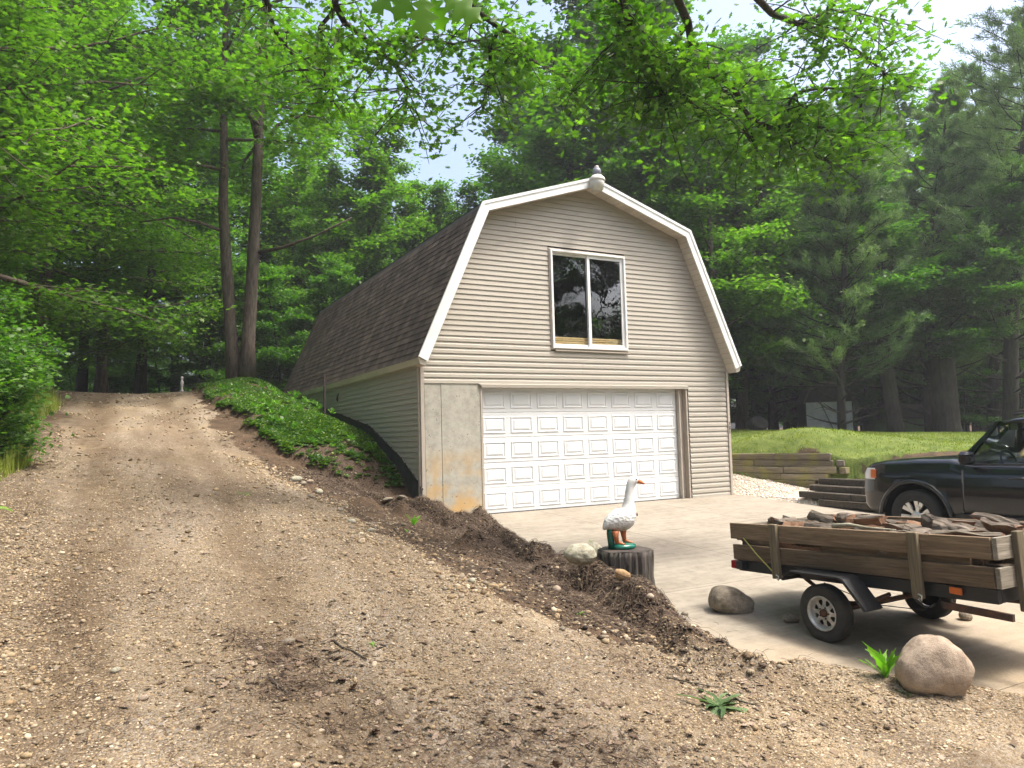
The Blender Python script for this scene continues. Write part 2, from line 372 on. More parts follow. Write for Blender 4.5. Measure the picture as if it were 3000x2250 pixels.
# ground: zones by colour attribute, coarse and fine gravel by voronoi cells
def groundmat():
    m, nt, N, L, B = newmat('ground_mix')
    a = N.new('ShaderNodeVertexColor'); a.layer_name = 'zone'; sp = N.new('ShaderNodeSeparateColor'); L.new(a.outputs[0], sp.inputs[0])
    co = texco(nt, 'World'); big = noise(nt, co, .9, 5); mid = noise(nt, co, 4.5, 5, .6); fine = noise(nt, co, 30, 5, .7)
    def cells(scale, stops, rnds=1.):
        v = N.new('ShaderNodeTexVoronoi'); v.inputs['Scale'].default_value = scale; v.inputs['Randomness'].default_value = rnds; L.new(co, v.inputs['Vector'])
        s2 = N.new('ShaderNodeSeparateColor'); L.new(v.outputs['Color'], s2.inputs[0])
        return ramp(nt, s2.outputs[0], stops), v.outputs['Distance']
    st = [(0, (.09, .068, .047)), (.3, (.20, .15, .097)), (.55, (.295, .23, .155)), (.78, (.23, .205, .175)), (.9, (.42, .36, .28)), (1, (.17, .17, .178))]
    c1, d1 = cells(46, st); c2, d2 = cells(95, st)
    grav = mixc(nt, mapr(nt, mid, .4, .6), c1, c2)
    sandy = ramp(nt, fine, [(.3, (.225, .168, .102)), (.7, (.41, .32, .2))])
    grav = mixc(nt, mapr(nt, big, .45, .7, .05, .7), grav, sandy)
    damp = noise(nt, texco(nt, 'World', (1.6, .22, 1)), 1.1, 4)
    grav = mixc(nt, mapr(nt, damp, .40, .64, .0, .6), grav, ramp(nt, fine, [(.3, (.06, .04, .025)), (.7, (.145, .10, .062))]))
    wx0 = N.new('ShaderNodeSeparateXYZ'); g0 = N.new('ShaderNodeNewGeometry'); L.new(g0.outputs['Position'], wx0.inputs[0])
    wob = math_(nt, 'ADD', wx0.outputs[0], mapr(nt, noise(nt, texco(nt, 'World', (.3, .3, .3)), 1.0, 2), .3, .7, -.25, .25))
    t1 = mapr(nt, math_(nt, 'ABSOLUTE', math_(nt, 'ADD', wob, 5.2)), .1, .42, .8, 0); t2 = mapr(nt, math_(nt, 'ABSOLUTE', math_(nt, 'ADD', wob, 3.75)), .1, .42, .65, 0)
    grav = mixc(nt, math_(nt, 'MULTIPLY', math_(nt, 'MAXIMUM', t1, t2), mapr(nt, mid, .3, .55, .35, 1)), grav, ramp(nt, fine, [(.3, (.075, .05, .03)), (.7, (.17, .12, .073))]))
    lc = noise(nt, co, 2.6, 9, .78); grav = mixc(nt, mapr(nt, lc, .55, .74, 0, .5), grav, ramp(nt, fine, [(.3, (.045, .03, .02)), (.7, (.12, .085, .055))]))
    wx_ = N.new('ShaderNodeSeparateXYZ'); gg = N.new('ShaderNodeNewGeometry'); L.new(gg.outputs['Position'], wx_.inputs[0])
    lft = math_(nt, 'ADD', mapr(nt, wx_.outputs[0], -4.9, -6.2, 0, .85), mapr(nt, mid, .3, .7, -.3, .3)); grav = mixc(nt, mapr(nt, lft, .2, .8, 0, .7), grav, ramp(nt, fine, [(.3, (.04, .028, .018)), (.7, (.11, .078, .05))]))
    soil = ramp(nt, fine, [(.3, (.028, .02, .015)), (.55, (.085, .06, .043)), (.75, (.16, .115, .08))])
    lit = ramp(nt, mid, [(.4, (.05, .035, .022)), (.6, (.13, .085, .05))])
    forest = mixc(nt, .5, soil, lit)
    grass = ramp(nt, mid, [(.35, (.075, .11, .024)), (.65, (.14, .175, .045))])
    c3, d3 = cells(30, [(0, (.5, .43, .34)), (.4, (.66, .6, .5)), (.7, (.4, .33, .26)), (1, (.75, .7, .62))])
    edge = mapr(nt, mid, .3, .7, -.28, .28)
    def mask(s): return mapr(nt, math_(nt, 'ADD', s, edge), .4, .6)
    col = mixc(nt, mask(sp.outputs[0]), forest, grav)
    col = mixc(nt, mask(sp.outputs[2]), col, soil)
    col = mixc(nt, mask(sp.outputs[1]), col, grass)
    al = N.new('ShaderNodeVertexColor'); al.layer_name = 'zone2'; s4 = N.new('ShaderNodeSeparateColor'); L.new(al.outputs[0], s4.inputs[0])
    col = mixc(nt, mask(s4.outputs[0]), col, c3)
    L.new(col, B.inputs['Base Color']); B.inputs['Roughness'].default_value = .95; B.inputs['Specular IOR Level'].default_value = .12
    b1 = bump(nt, d1, .7, -.015); b2 = bump(nt, d2, .6, -.008, b1)
    L.new(bump(nt, fine, .5, .01, b2), B.inputs['Normal']); return m
M['ground'] = groundmat()
def concretemat(name, c1, c2, stain=None):
    m, nt, N, L, B = newmat(name); co = texco(nt, 'World')
    n = noise(nt, co, .8, 6, .6); f = noise(nt, co, 55, 4); p = noise(nt, co, 7, 5, .7)
    col = ramp(nt, n, [(.3, c2), (.7, c1)]); col = mixc(nt, 1., col, ramp(nt, p, [(.25, (.7, .69, .67)), (.6, (1.07, 1.06, 1.04))]), 'MULTIPLY')
    if stain == 'pad':
        br = noise(nt, texco(nt, 'World', (.5, 5, 1)), 2.2, 4); col = mixc(nt, mapr(nt, br, .5, .62, 0, .35), col, tuple(x*1.25 for x in c1))
        sp = N.new('ShaderNodeSeparateXYZ'); g = N.new('ShaderNodeNewGeometry'); L.new(g.outputs['Position'], sp.inputs[0])
        dust = math_(nt, 'ADD', mapr(nt, sp.outputs[1], -7, -10.5, 0, 1), mapr(nt, n, .3, .7, -.3, .3))
        col = mixc(nt, mapr(nt, dust, .2, .9, 0, .75), col, ramp(nt, f, [(.3, (.27, .2, .125)), (.7, (.4, .31, .2))]))
    if stain == 'wall':
        sp = N.new('ShaderNodeSeparateXYZ'); g = N.new('ShaderNodeNewGeometry'); L.new(g.outputs['Position'], sp.inputs[0])
        lo = math_(nt, 'MULTIPLY', mapr(nt, sp.outputs[2], 1.35, .7, 0, 1), mapr(nt, noise(nt, co, 2.3, 4), .42, .62, 0, 1))
        col = mixc(nt, math_(nt, 'MULTIPLY', lo, .8), col, (.50, .31, .11))
        dk = noise(nt, co, 14, 3, .5); col = mixc(nt, mapr(nt, dk, .66, .72, 0, .8), col, (.12, .115, .1))
    L.new(col, B.inputs['Base Color']); B.inputs['Roughness'].default_value = .88; B.inputs['Specular IOR Level'].default_value = .25
    L.new(bump(nt, f, .25, .004, bump(nt, p, .3, .01)), B.inputs['Normal']); return m
M['pad'] = concretemat('pad_concrete', (.275, .245, .20), (.21, .185, .148), 'pad')
M['wallconc'] = concretemat('wall_concrete', (.42, .41, .36), (.33, .32, .28), 'wall')
def sidingmat():
    m, nt, N, L, B = newmat('tan_vinyl'); co = texco(nt, 'World', (1, 1, 1)); g = noise(nt, texco(nt, 'World', (.6, .6, 9)), 5, 4); w = noise(nt, co, .7, 4)
    col = ramp(nt, g, [(.3, (.365, .338, .287)), (.7, (.415, .385, .33))]); col = mixc(nt, mapr(nt, w, .4, .7, 0, .35), col, (.37, .336, .282))
    L.new(col, B.inputs['Base Color']); B.inputs['Roughness'].default_value = .55; B.inputs['Specular IOR Level'].default_value = .3
    L.new(bump(nt, noise(nt, texco(nt, 'World', (3, 3, 40)), 8, 3), .12, .002), B.inputs['Normal']); return m
M['siding'] = sidingmat()
M['trim'] = simple('tan_trim', (.43, .38, .32), (.37, .325, .275), .5, 3)
M['white'] = simple('white_aluminium', (.80, .81, .80), (.66, .67, .65), .4, 2.2, kind='World', bmp=.05)
M['doorwhite'] = simple('white_door_paint', (.70, .72, .73), (.63, .65, .66), .38, 1.6, kind='World', bmp=.04)
M['soffit'] = simple('soffit_vinyl', (.60, .55, .47), (.5, .46, .39), .5, 3, kind='World', vary=.1)
M['darkgap'] = simple('dark_gap', (.035, .032, .03), rough=.9)
M['fdn'] = simple('black_foundation_coating', (.06, .065, .06), (.03, .034, .03), .8, 5, bmp=.3)
def shinglemat():
    m, nt, N, L, B = newmat('brown_shingle'); co = texco(nt, 'World'); f = noise(nt, co, 160, 2); p = noise(nt, texco(nt, 'World', (1.2, .9, .35)), 2.2, 5, .65); moss = noise(nt, texco(nt, 'World', (2, 2.5, .5)), 1.3, 4)
    col = ramp(nt, rnd(nt), [(0, (.055, .044, .038)), (.5, (.085, .067, .057)), (.85, (.11, .088, .075)), (1, (.14, .112, .094))])
    col = mixc(nt, mapr(nt, p, .38, .62, .7, 0), col, (.030, .025, .023)); col = mixc(nt, mapr(nt, moss, .5, .68, 0, .55), col, (.12, .10, .075))
    col = mixc(nt, 1., col, ramp(nt, f, [(.3, (.7, .7, .7)), (.7, (1.3, 1.3, 1.3))]), 'MULTIPLY')
    L.new(col, B.inputs['Base Color']); B.inputs['Roughness'].default_value = .95; B.inputs['Specular IOR Level'].default_value = .15
    L.new(bump(nt, f, .5, .004), B.inputs['Normal']); return m
M['shingle'] = shinglemat()
def glassmat(name, tint, refl=1.4, rough=.0, wavy=0):
    m, nt, N, L, B = newmat(name); N.remove(B)
    t = N.new('ShaderNodeBsdfTransparent'); t.inputs[0].default_value = (*tint, 1); g = N.new('ShaderNodeBsdfGlossy'); g.inputs['Roughness'].default_value = rough
    f = N.new('ShaderNodeFresnel'); f.inputs[0].default_value = 1.5; mx = N.new('ShaderNodeMixShader')
    L.new(math_(nt, 'MULTIPLY', f.outputs[0], refl, True), mx.inputs[0]); L.new(t.outputs[0], mx.inputs[1]); L.new(g.outputs[0], mx.inputs[2])
    if wavy:
        b = bump(nt, noise(nt, texco(nt, 'World'), 3, 2), wavy, .02); L.new(b, g.inputs['Normal'])
    L.new(mx.outputs[0], N['Material Output'].inputs[0]); return m
M['glass'] = glassmat('window_glass', (.88, .91, .9), 1.7, 0, .12)
M['carglass'] = glassmat('car_glass', (.86, .92, .89), 1.1)
M['lensglass'] = simple('milky_lens', (.62, .63, .58), (.5, .5, .45), .25, 9, stretch=(9, 9, .5), bmp=.3)
M['grey'] = simple('grey_plastic', (.22, .23, .27), (.16, .17, .2), .5, 5)
M['black'] = simple('black_steel', (.022, .023, .025), (.012, .012, .013), .5, 9, bmp=.1)
M['rust'] = simple('rusty_steel', (.11, .045, .022), (.03, .02, .016), .75, 14, bmp=.25)
M['chrome'] = simple('worn_rim_paint', (.62, .61, .57), (.32, .30, .27), .35, 22, metal=.5)
M['rubber'] = simple('tyre_rubber', (.030, .029, .028), (.018, .018, .018), .85, 12, bmp=.2)
M['dustyrubber'] = simple('dusty_tyre', (.055, .048, .040), (.022, .021, .020), .9, 9, bmp=.25)
M['red'] = simple('red_lens', (.30, .012, .015), rough=.25); M['amber'] = simple('amber_lens', (.55, .12, .015), rough=.3)
M['paint'] = simple('black_car_paint', (.006, .007, .010), (.005, .006, .008), .2, 2, spec=.3, coat=.7)
M['plastic'] = simple('black_plastic', (.018, .018, .019), rough=.6)
M['alloy'] = simple('alloy', (.68, .68, .67), (.6, .6, .6), .3, 4, metal=.7)
M['clearlens'] = simple('headlight_lens', (.55, .57, .6), rough=.12, coat=1)
M['board'] = woodmat('weathered_board', (.150, .112, .075), (.055, .040, .028), None, 2.2, 1)
M['post'] = woodmat('weathered_post', (.235, .195, .13), (.10, .08, .053), None, 2.4, 2)
M['endboard'] = woodmat('pale_board', (.30, .27, .22), (.15, .13, .10), None, 2.2, 0)
M['timber'] = woodmat('mossy_timber', (.25, .215, .155), (.085, .07, .05), (.20, .19, .05), 2.0, 0, .3)
M['step'] = woodmat('old_timber', (.13, .11, .085), (.045, .038, .03), None, 2.2, 1, .3)
M['lumber'] = woodmat('new_lumber', (.78, .58, .30), (.60, .40, .17), None, 1.6, 0, .12)
M['split'] = woodmat('split_wood', (.33, .195, .12), (.145, .082, .05), None, 2.6, 0, .4)
M['bark_log'] = barkmat('log_bark', (.20, .165, .135), (.055, .044, .036), 4, (.25, 1, 1))
M['bark'] = barkmat('tree_bark', (.135, .105, .085), (.038, .030, .025), 5)
M['barkdark'] = barkmat('dark_bark', (.062, .052, .046), (.02, .017, .016), 5)
M['stumpbark'] = barkmat('stump_bark', (.12, .105, .095), (.018, .015, .014), 7)
M['stumptop'] = simple('cut_stump_top', (.065, .050, .040), (.025, .020, .018), .85, 9, bmp=.5)
def rockmat(name, c1, c2, c3):
    m, nt, N, L, B = newmat(name); co = texco(nt, 'Object'); n = noise(nt, co, 3.5, 7, .65); f = noise(nt, co, 45, 4, .6); s = noise(nt, texco(nt, 'Object', (1, 1, 3)), 6, 5)
    col = ramp(nt, n, [(.3, c2), (.55, c1), (.75, c3)]); col = mixc(nt, 1., col, ramp(nt, f, [(.3, (.75, .75, .75)), (.7, (1.2, 1.2, 1.2))]), 'MULTIPLY'); col = mixc(nt, mapr(nt, s, .55, .7, 0, .4), col, c2)
    L.new(col, B.inputs['Base Color']); B.inputs['Roughness'].default_value = .85; B.inputs['Specular IOR Level'].default_value = .25
    L.new(bump(nt, f, .35, .006, bump(nt, n, .5, .03)), B.inputs['Normal']); return m
M['rock'] = rockmat('tan_granite', (.36, .285, .215), (.24, .185, .14), (.43, .35, .28))
M['rockgrey'] = rockmat('grey_tan_rock', (.26, .22, .165), (.13, .105, .08), (.36, .33, .27))
M['rockpale'] = rockmat('pale_rock', (.36, .34, .26), (.20, .18, .12), (.46, .45, .38))
M['rockorange'] = rockmat('orange_rock', (.38, .25, .13), (.25, .15, .075), (.45, .33, .2))
M['pebble'] = None
def pebblemat(name, stops):
    m, nt, N, L, B = newmat(name); col = ramp(nt, rnd(nt), stops); L.new(col, B.inputs['Base Color']); B.inputs['Roughness'].default_value = .8; B.inputs['Specular IOR Level'].default_value = .25
    L.new(mixc(nt, 1., col, ramp(nt, noise(nt, texco(nt, 'World'), 60, 3), [(.3, (.75, .75, .75)), (.7, (1.15, 1.15, 1.15))]), 'MULTIPLY'), B.inputs['Base Color']); return m
M['pebble'] = pebblemat('pebbles', [(0, (.115, .08, .047)), (.25, (.245, .175, .10)), (.5, (.325, .242, .142)), (.66, (.26, .21, .145)), (.8, (.195, .163, .125)), (.92, (.43, .34, .225)), (1, (.52, .43, .31))])
M['palepebble'] = pebblemat('pale_pebbles', [(0, (.42, .33, .24)), (.4, (.62, .55, .45)), (.75, (.75, .7, .62)), (1, (.34, .29, .25))])
M['clod'] = pebblemat('soil_clod', [(0, (.022, .016, .012)), (.5, (.055, .038, .027)), (1, (.11, .078, .054))])
M['root'] = pebblemat('root_fibre', [(0, (.03, .02, .014)), (.6, (.085, .058, .04)), (1, (.2, .145, .1))])
M['deadleaf'] = pebblemat('dead_leaf', [(0, (.085, .055, .036)), (.4, (.16, .11, .072)), (.8, (.26, .19, .135)), (1, (.36, .28, .21))])
M['leaf_maple'] = leafmat('maple_leaf', [(0, (.06, .118, .030)), (.5, (.10, .175, .042)), (1, (.155, .235, .058))], .5)
M['leaf_dark'] = leafmat('dark_leaf', [(0, (.056, .115, .036)), (.6, (.095, .17, .052)), (1, (.14, .215, .06))], .5, (.30, .5, .08))
M['leaf_pale'] = leafmat('pale_leaf', [(0, (.055, .125, .032)), (.6, (.09, .175, .045)), (1, (.135, .225, .06))], .42)
M['leaf_oak'] = leafmat('oak_leaf', [(0, (.055, .11, .03)), (.6, (.095, .17, .044)), (1, (.155, .24, .058))], .56)
M['leaf_lime'] = leafmat('young_leaf', [(0, (.10, .22, .03)), (1, (.18, .33, .05))], .5, (.4, .55, .06))
M['needle'] = leafmat('pine_needle', [(0, (.11, .185, .085)), (.6, (.165, .25, .115)), (1, (.24, .32, .15))], .42, (.3, .4, .15))
M['groundcover'] = leafmat('ground_cover_leaf', [(0, (.04, .085, .038)), (.55, (.08, .14, .058)), (.88, (.135, .2, .08)), (1, (.27, .28, .08))], .3)
M['grass'] = leafmat('grass_blade', [(0, (.16, .205, .03)), (.6, (.24, .285, .05)), (.93, (.3, .31, .09)), (1, (.55, .55, .45))], .38, (.35, .45, .06))
M['weed'] = leafmat('weed_leaf', [(0, (.14, .30, .035)), (1, (.22, .42, .06))], .4)
M['wilt'] = leafmat('wilted_leaf', [(0, (.05, .10, .035)), (1, (.13, .19, .075))], .25)
M['goosewhite'] = None
def goosemat():
    m, nt, N, L, B = newmat('goose_paint'); co = texco(nt, 'Object'); n = noise(nt, co, 9, 5, .6)
    col = ramp(nt, n, [(.3, (.60, .585, .55)), (.65, (.76, .76, .745))])
    sp = N.new('ShaderNodeSeparateXYZ'); L.new(co, sp.inputs[0])
    streak = noise(nt, texco(nt, 'Object', (30, 30, 3)), 1.5, 4); low = mapr(nt, sp.outputs[2], .27, .20, 0, 1)
    col = mixc(nt, math_(nt, 'MULTIPLY', mapr(nt, streak, .5, .62, 0, .7), low), col, (.16, .115, .075))
    col = mixc(nt, math_(nt, 'MULTIPLY', low, .35), col, (.42, .38, .31))  # body turns browner in streaks and darker towards the bottom
    L.new(col, B.inputs['Base Color']); B.inputs['Roughness'].default_value = .42
    v = N.new('ShaderNodeTexVoronoi'); v.inputs['Scale'].default_value = 26; L.new(texco(nt, 'Object', (1, 1, 1.4)), v.inputs['Vector'])
    body = mapr(nt, sp.outputs[2], .46, .40, 0, 1)
    L.new(bump(nt, math_(nt, 'MULTIPLY', v.outputs['Distance'], body), .6, .012), B.inputs['Normal']); return m
M['goosewhite'] = goosemat()
M['orange'] = simple('orange_paint', (.58, .17, .05), (.42, .14, .05), .4, 9)
M['goosegreen'] = simple('green_gloss_paint', (.010, .13, .085), (.008, .09, .06), .22, 5)
M['shedwhite'] = simple('shed_white', (.66, .69, .70), (.5, .53, .54), .7, 3); M['sheddark'] = simple('shed_dark', (.045, .045, .045), (.025, .025, .025), .8, 4)
M['shedgreen'] = simple('shed_green', (.13, .21, .075), (.09, .15, .055), .7, 3); M['shedroof'] = simple('shed_roof', (.11, .095, .085), (.06, .05, .045), .9, 8)
M['steel'] = simple('brown_steel', (.045, .030, .026), (.025, .018, .016), .8, 9, bmp=.2)
M['cream'] = simple('chalky_white', (.65, .62, .56), (.5, .47, .42), .6, 9)
M['terracotta'] = simple('orange_clay', (.52, .13, .05), (.42, .1, .04), .6, 6)
M['rope'] = simple('yellow_cord', (.42, .40, .10), rough=.7)

# ------------------------------------------------------------------ ground
def axis(segs):
    out = []
    for a, b, st in segs: out += list(np.arange(a, b, st))
    return np.array(out)
gx = axis([(-130, -60, 14), (-60, -20, 4), (-20, -10, .6), (-10, -7, .15), (-7, 1.8, .045), (1.8, 7.6, .15), (7.6, 9.9, .05), (9.9, 12, .15), (12, 34, .6), (34, 70, 4), (70, 141, 14)])
gy = axis([(-130, -60, 14), (-60, -20, 4), (-20, -11.2, .5), (-11.2, 1.6, .05), (1.6, 16, .15), (16, 40, .6), (40, 70, 4), (70, 141, 14)])
GX, GY = np.meshgrid(gx, gy); GZ = height(GX, GY)
nx, ny = len(gx), len(gy)
ii = np.arange(nx*ny).reshape(ny, nx)
Fq = np.stack([ii[:-1, :-1], ii[:-1, 1:], ii[1:, 1:], ii[1:, :-1]], -1).reshape(-1, 4)
me = np_mesh('ground', np.stack([GX, GY, GZ], -1).reshape(-1, 3), Fq, True)
def drive_l(y): return np.interp(y, [-16, -10, -6, 0, 6, 12, 18], [-8.5, -7.4, -6.5, -6.05, -6.2, -6.5, -6.8])
def drive_r(y): return np.interp(y, [-16, -12, -10.3, -9.6, -9, -8.3, -7.6, -7, -5, -3, 0, 1.5, 4, 10, 14, 18], [9, 2.4, 1.1, .6, .2, -.5, -1.5, -1.95, -2.05, -2.15, -2.5, -2.75, -3.0, -3.0, -2.9, -2.6])
def zones(x, y):
    jit = fbm(x*1.3, y*1.3, 51, 3)
    gravel = sstep(-.25, .25, x-drive_l(y)+jit*.8)*sstep(-.25, .25, drive_r(y)-x+jit*.4)*sstep(19, 16, y)
    d, _ = seg_dist(x, y, RIDGE); soil = np.maximum(sstep(.85, .4, d)*sstep(1.6, .6, y)*sstep(-8.1, -7.1, y), bed_mask(x, y)*.9)
    soil = np.maximum(soil, sstep(.25, .7, jit)*.75*sstep(-3, -2, x)*(y < -8)*0)
    dep = (x-CAM[0])*math.sin(YAW)+(y-CAM[1])*math.cos(YAW)
    grass = sstep(-.15, .25, x-wall_x(y)+jit*.3)*sstep(33.5, 31.5, dep)*(x > 7.9)
    grass = np.maximum(grass, sstep(13.5, 14.5, y)*sstep(21, 19, y)*sstep(-1.2, -.4, x)*(x < 10))
    pale = sstep(7.55, 7.75, x)*sstep(.1, -.1, x-np.minimum(wall_x(y), 9.4))*sstep(-2.9, -2.3, y)*sstep(8, 6, y)*(1-grass)
    return gravel, grass, soil, pale
g_, gr_, so_, pa_ = zones(GX, GY)
ca = me.color_attributes.new('zone', 'FLOAT_COLOR', 'POINT'); ca.data.foreach_set('color', np.stack([g_, gr_, so_, np.ones_like(g_)], -1).astype(np.float32).ravel())
ca = me.color_attributes.new('zone2', 'FLOAT_COLOR', 'POINT'); ca.data.foreach_set('color', np.stack([pa_, pa_, pa_, np.ones_like(g_)], -1).astype(np.float32).ravel())
structure(link('ground', me, M['ground']))

# concrete pad: slabs with saw joints
pad = bpy.data.objects.new('concrete_pad', None); COL.objects.link(pad); structure(pad)
xs = [None, 2.45, 5.1, PAD_R]; ysl = [-13.2, -9.6, -6.3, -3.1, .14]
for j in range(4):
    for i in range(3):
        y0, y1 = ysl[j]+.004, ysl[j+1]-.004; N_ = 8; V = []; Fs = []
        for k in range(N_+1):
            y = y0+(y1-y0)*k/N_; xa = (float(pad_left(y))-.1 if xs[i] is None else xs[i]+.004); xb = xs[i+1]-.004
            for t in range(5): V.append((xa+(xb-xa)*t/4, y, float(pad_z(y))))
        for k in range(N_):
            for t in range(4): Fs.append((k*5+t, k*5+t+1, k*5+t+6, k*5+t+5))
        b = len(V); V += [(x, y, z-.05) for x, y, z in V]
        ring = [t for t in range(5)]+[k*5+4 for k in range(1, N_+1)]+[N_*5+t for t in (3, 2, 1, 0)]+[k*5 for k in range(N_-1, 0, -1)]
        for a, c in zip(ring, ring[1:]+ring[:1]): Fs.append((a, b+a, b+c, c))
        MB().add(V, Fs).build('slab', M['pad'], pad)

# ------------------------------------------------------------------ barn
BW, BL, OH = 7.6, 12.4, .32
CX = BW/2; EX, EZ = 3.93, 2.95; KX, KZ = 2.58, 5.96; RZ_ = 6.80
PROF = [(CX-EX, EZ), (CX-KX, KZ), (CX, RZ_), (CX+KX, KZ), (CX+EX, EZ)]
barn = thing('barn', 'tan gambrel roofed garage barn with white panelled door and loft window', 'barn', (0, 0, 0))
def offset_prof(d):
    out = []
    P = [Vector((x, z)) for x, z in PROF]
    segs = []
    for a, b in zip(P[:-1], P[1:]):
        t = (b-a).normalized(); n = Vector((t.y, -t.x)); segs.append((a+n*d, t))
    out.append(segs[0][0])
    for (p, t), (q, s) in zip(segs[:-1], segs[1:]):
        k = (q-p).cross(s)/t.cross(s) if hasattr(t, 'cross') else 0
        out.append(p+t*k)
    p, t = segs[-1]; out.append(p+t*(P[-1]-P[-2]).length)
    return out
INN = offset_prof(.155)          # underside of roof = top edge of gable wall
def wall_span(z):
    if z <= INN[0].y: return 0.03, BW-.03
    xs_ = []
    for a, b in ((INN[0], INN[1]), (INN[1], INN[2])):
        if a.y <= z <= b.y: return max(.03, a.x+(b.x-a.x)*(z-a.y)/(b.y-a.y)), min(BW-.03, 2*CX-(a.x+(b.x-a.x)*(z-a.y)/(b.y-a.y)))
    return None
C1, C2 = .1143, .1016
WX0, WX1, WZ0, WZ1 = 2.86, 4.74, 3.235, 5.28
DX0, DX1, DZ = 1.262, 6.139, 2.43; JX = 6.36
def course_profile(z0, z1, dutch):
    h = z1-z0
    if dutch: return [(0, z0), (-.022, z0), (-.019, z0+.5*h), (-.009, z0+.68*h), (-.006, z1), (0, z1)]
    return [(0, z0), (-.021, z0), (-.004, z1), (0, z1)]
def xboard(parent, prof, x0a, x0b, x1a, x1b, zlo, zhi, name='siding_board', mat=None):
    V = []
    for lo, hi in ((x0a, x0b), (x1a, x1b)):
        for y, z in prof: V.append((lo+(hi-lo)*(z-zlo)/(zhi-zlo), y, z))
    n = len(prof)
    return MB().add(V, [list(range(n))[::-1], list(range(n, 2*n))]+[(i, i+1, n+i+1, n+i) for i in range(n-1)]+[(n-1, 0, n, 2*n-1)]).build(name, mat or M['siding'], parent)
fw = MB()
back = [(0, 0), (BW, 0), (BW, INN[0].y), (INN[3].x, INN[3].y), (CX, INN[2].y), (INN[1].x, INN[1].y), (0, INN[0].y)]
# sheathing behind the boards with the openings left free (strips)
def strip(x0, x1, z0, z1):
    fw.box(((x0+x1)/2, .035, (z0+z1)/2), (x1-x0, .06, z1-z0))
strip(JX, BW-.01, 0, 2.5); strip(.01, BW-.01, 2.5, 2.98)
for z0 in np.arange(2.98, 6.55, .12):
    z1 = min(z0+.12, 6.6); a = wall_span(z1)
    if not a: continue
    if z1 <= WZ0 or z0 >= WZ1: strip(a[0]+.02, a[1]-.02, z0, z1)
    else: strip(a[0]+.02, WX0+.02, z0, z1); strip(WX1-.02, a[1]-.02, z0, z1)
front = fw.build('front_wall', M['darkgap'], barn)
zs = []
z = -.015
for k in range(30): zs.append((z, z+C1, True)); z += C1
while z < 6.62: zs.append((z, z+C2, False)); z += C2
rb = RS(5)
seamx = None
for k, (z0, z1, du) in enumerate(zs):
    if k < 22: spans = [(JX+.03, BW-.075, JX+.03, BW-.075)]
    else:
        a = wall_span(z0); b = wall_span(z1)
        if a is None: continue
        if b is None: b = (CX-.03, CX+.03)
        if z1 < 2.9: a = b = (.075, BW-.075)
        if z1 > WZ0-.03 and z0 < WZ1+.02: spans = [(a[0], WX0-.03, b[0], WX0-.03), (WX1+.03, a[1], WX1+.03, b[1])]
        else: spans = [(a[0], a[1], b[0], b[1])]
    if k % 2 == 0: seamx = rb.uniform(1.2, 6.6)
    pr = course_profile(z0+.001, z1-.001, du)
    for a0, a1, b0, b1 in spans:
        if k >= 22 and a0+.6 < seamx < a1-.6 and k % 4 < 2:
            xboard(front, pr, a0, b0, seamx-.0015, seamx-.0015, z0, z1); xboard(front, pr, seamx+.0015, seamx+.0015, a1, b1, z0, z1)
        else: xboard(front, pr, a0, b0, a1, b1, z0, z1)
# corner trim, concrete wall, door frame
MB().box((.032, -.012, 1.42), (.07, .06, 2.84), bev=.004).build('corner_trim', M['trim'], barn)
MB().box((BW-.032, -.012, 1.42), (.07, .06, 2.84), bev=.004).build('corner_trim', M['trim'], barn)
cw = MB().box((.66, .15, 1.1), (1.16, .28, 2.9)).build('concrete_wall', M['wallconc'], barn)
MB().box((.245, -.0, 1.1), (.325, .018, 2.8), bev=.004).build('concrete_panel', M['wallconc'], cw)
MB().box((.835, -.0, 1.1), (.84, .018, 2.8), bev=.004).build('concrete_panel', M['wallconc'], cw)
fr = MB()
fr.box((DX0-.02, .03, DZ/2), (.04, .1, DZ)); fr.box((DX1+.10, .11, DZ/2), (.19, .03, DZ)); fr.box((DX1+.02, .07, DZ/2), (.035, .11, DZ), bev=.004)
fr.box((JX-.035, .035, DZ/2), (.04, .14, DZ), bev=.004)
fr.box(((DX0+JX)/2, .06, DZ+.025), (JX-DX0, .11, .05))
fr.build('door_frame', M['trim'], barn)
MB().box((JX+.005, .0, DZ/2), (.018, .02, DZ)).build('frame_gap', M['darkgap'], barn)
MB().add([(DX0-.08, -.02, 2.50), (JX+.02, -.02, 2.50), (JX+.02, -.055, 2.485), (DX0-.05, -.055, 2.485), (JX+.02, -.05, 2.425), (DX0-.02, -.05, 2.425), (JX+.02, .02, 2.42), (DX0-.02, .02, 2.42)],
         [(0, 1, 2, 3), (3, 2, 4, 5), (5, 4, 6, 7)]).build('door_flashing', M['siding'], barn)
# garage door: five sections of eight raised panels
gd = MB().box(((DX0+DX1)/2, .14, DZ/2-.01), (DX1-DX0-.03, .02, DZ-.02)).build('garage_door', M['darkgap'], barn)
SH = DZ/5; PWd = (DX1-DX0)/8
def panel_mesh(w, h):
    pr = [(0, 0), (.011, .009), (.028, .009), (.040, -.003), (.050, -.003), (.085, .009)]
    V = []; Fs = []
    for d, y in pr: V += [(-w/2+d, -y, -h/2+d), (w/2-d, -y, -h/2+d), (w/2-d, -y, h/2-d), (-w/2+d, -y, h/2-d)]
    for i in range(len(pr)-1):
        for k in range(4): Fs.append((i*4+k, i*4+(k+1) % 4, i*4+4+(k+1) % 4, i*4+4+k))
    Fs.append([(len(pr)-1)*4+k for k in range(4)])
    return MB().add(V, Fs).mesh('panel')
pm_ = panel_mesh(PWd-.115, SH-.155); pm_.materials.append(M['doorwhite'])
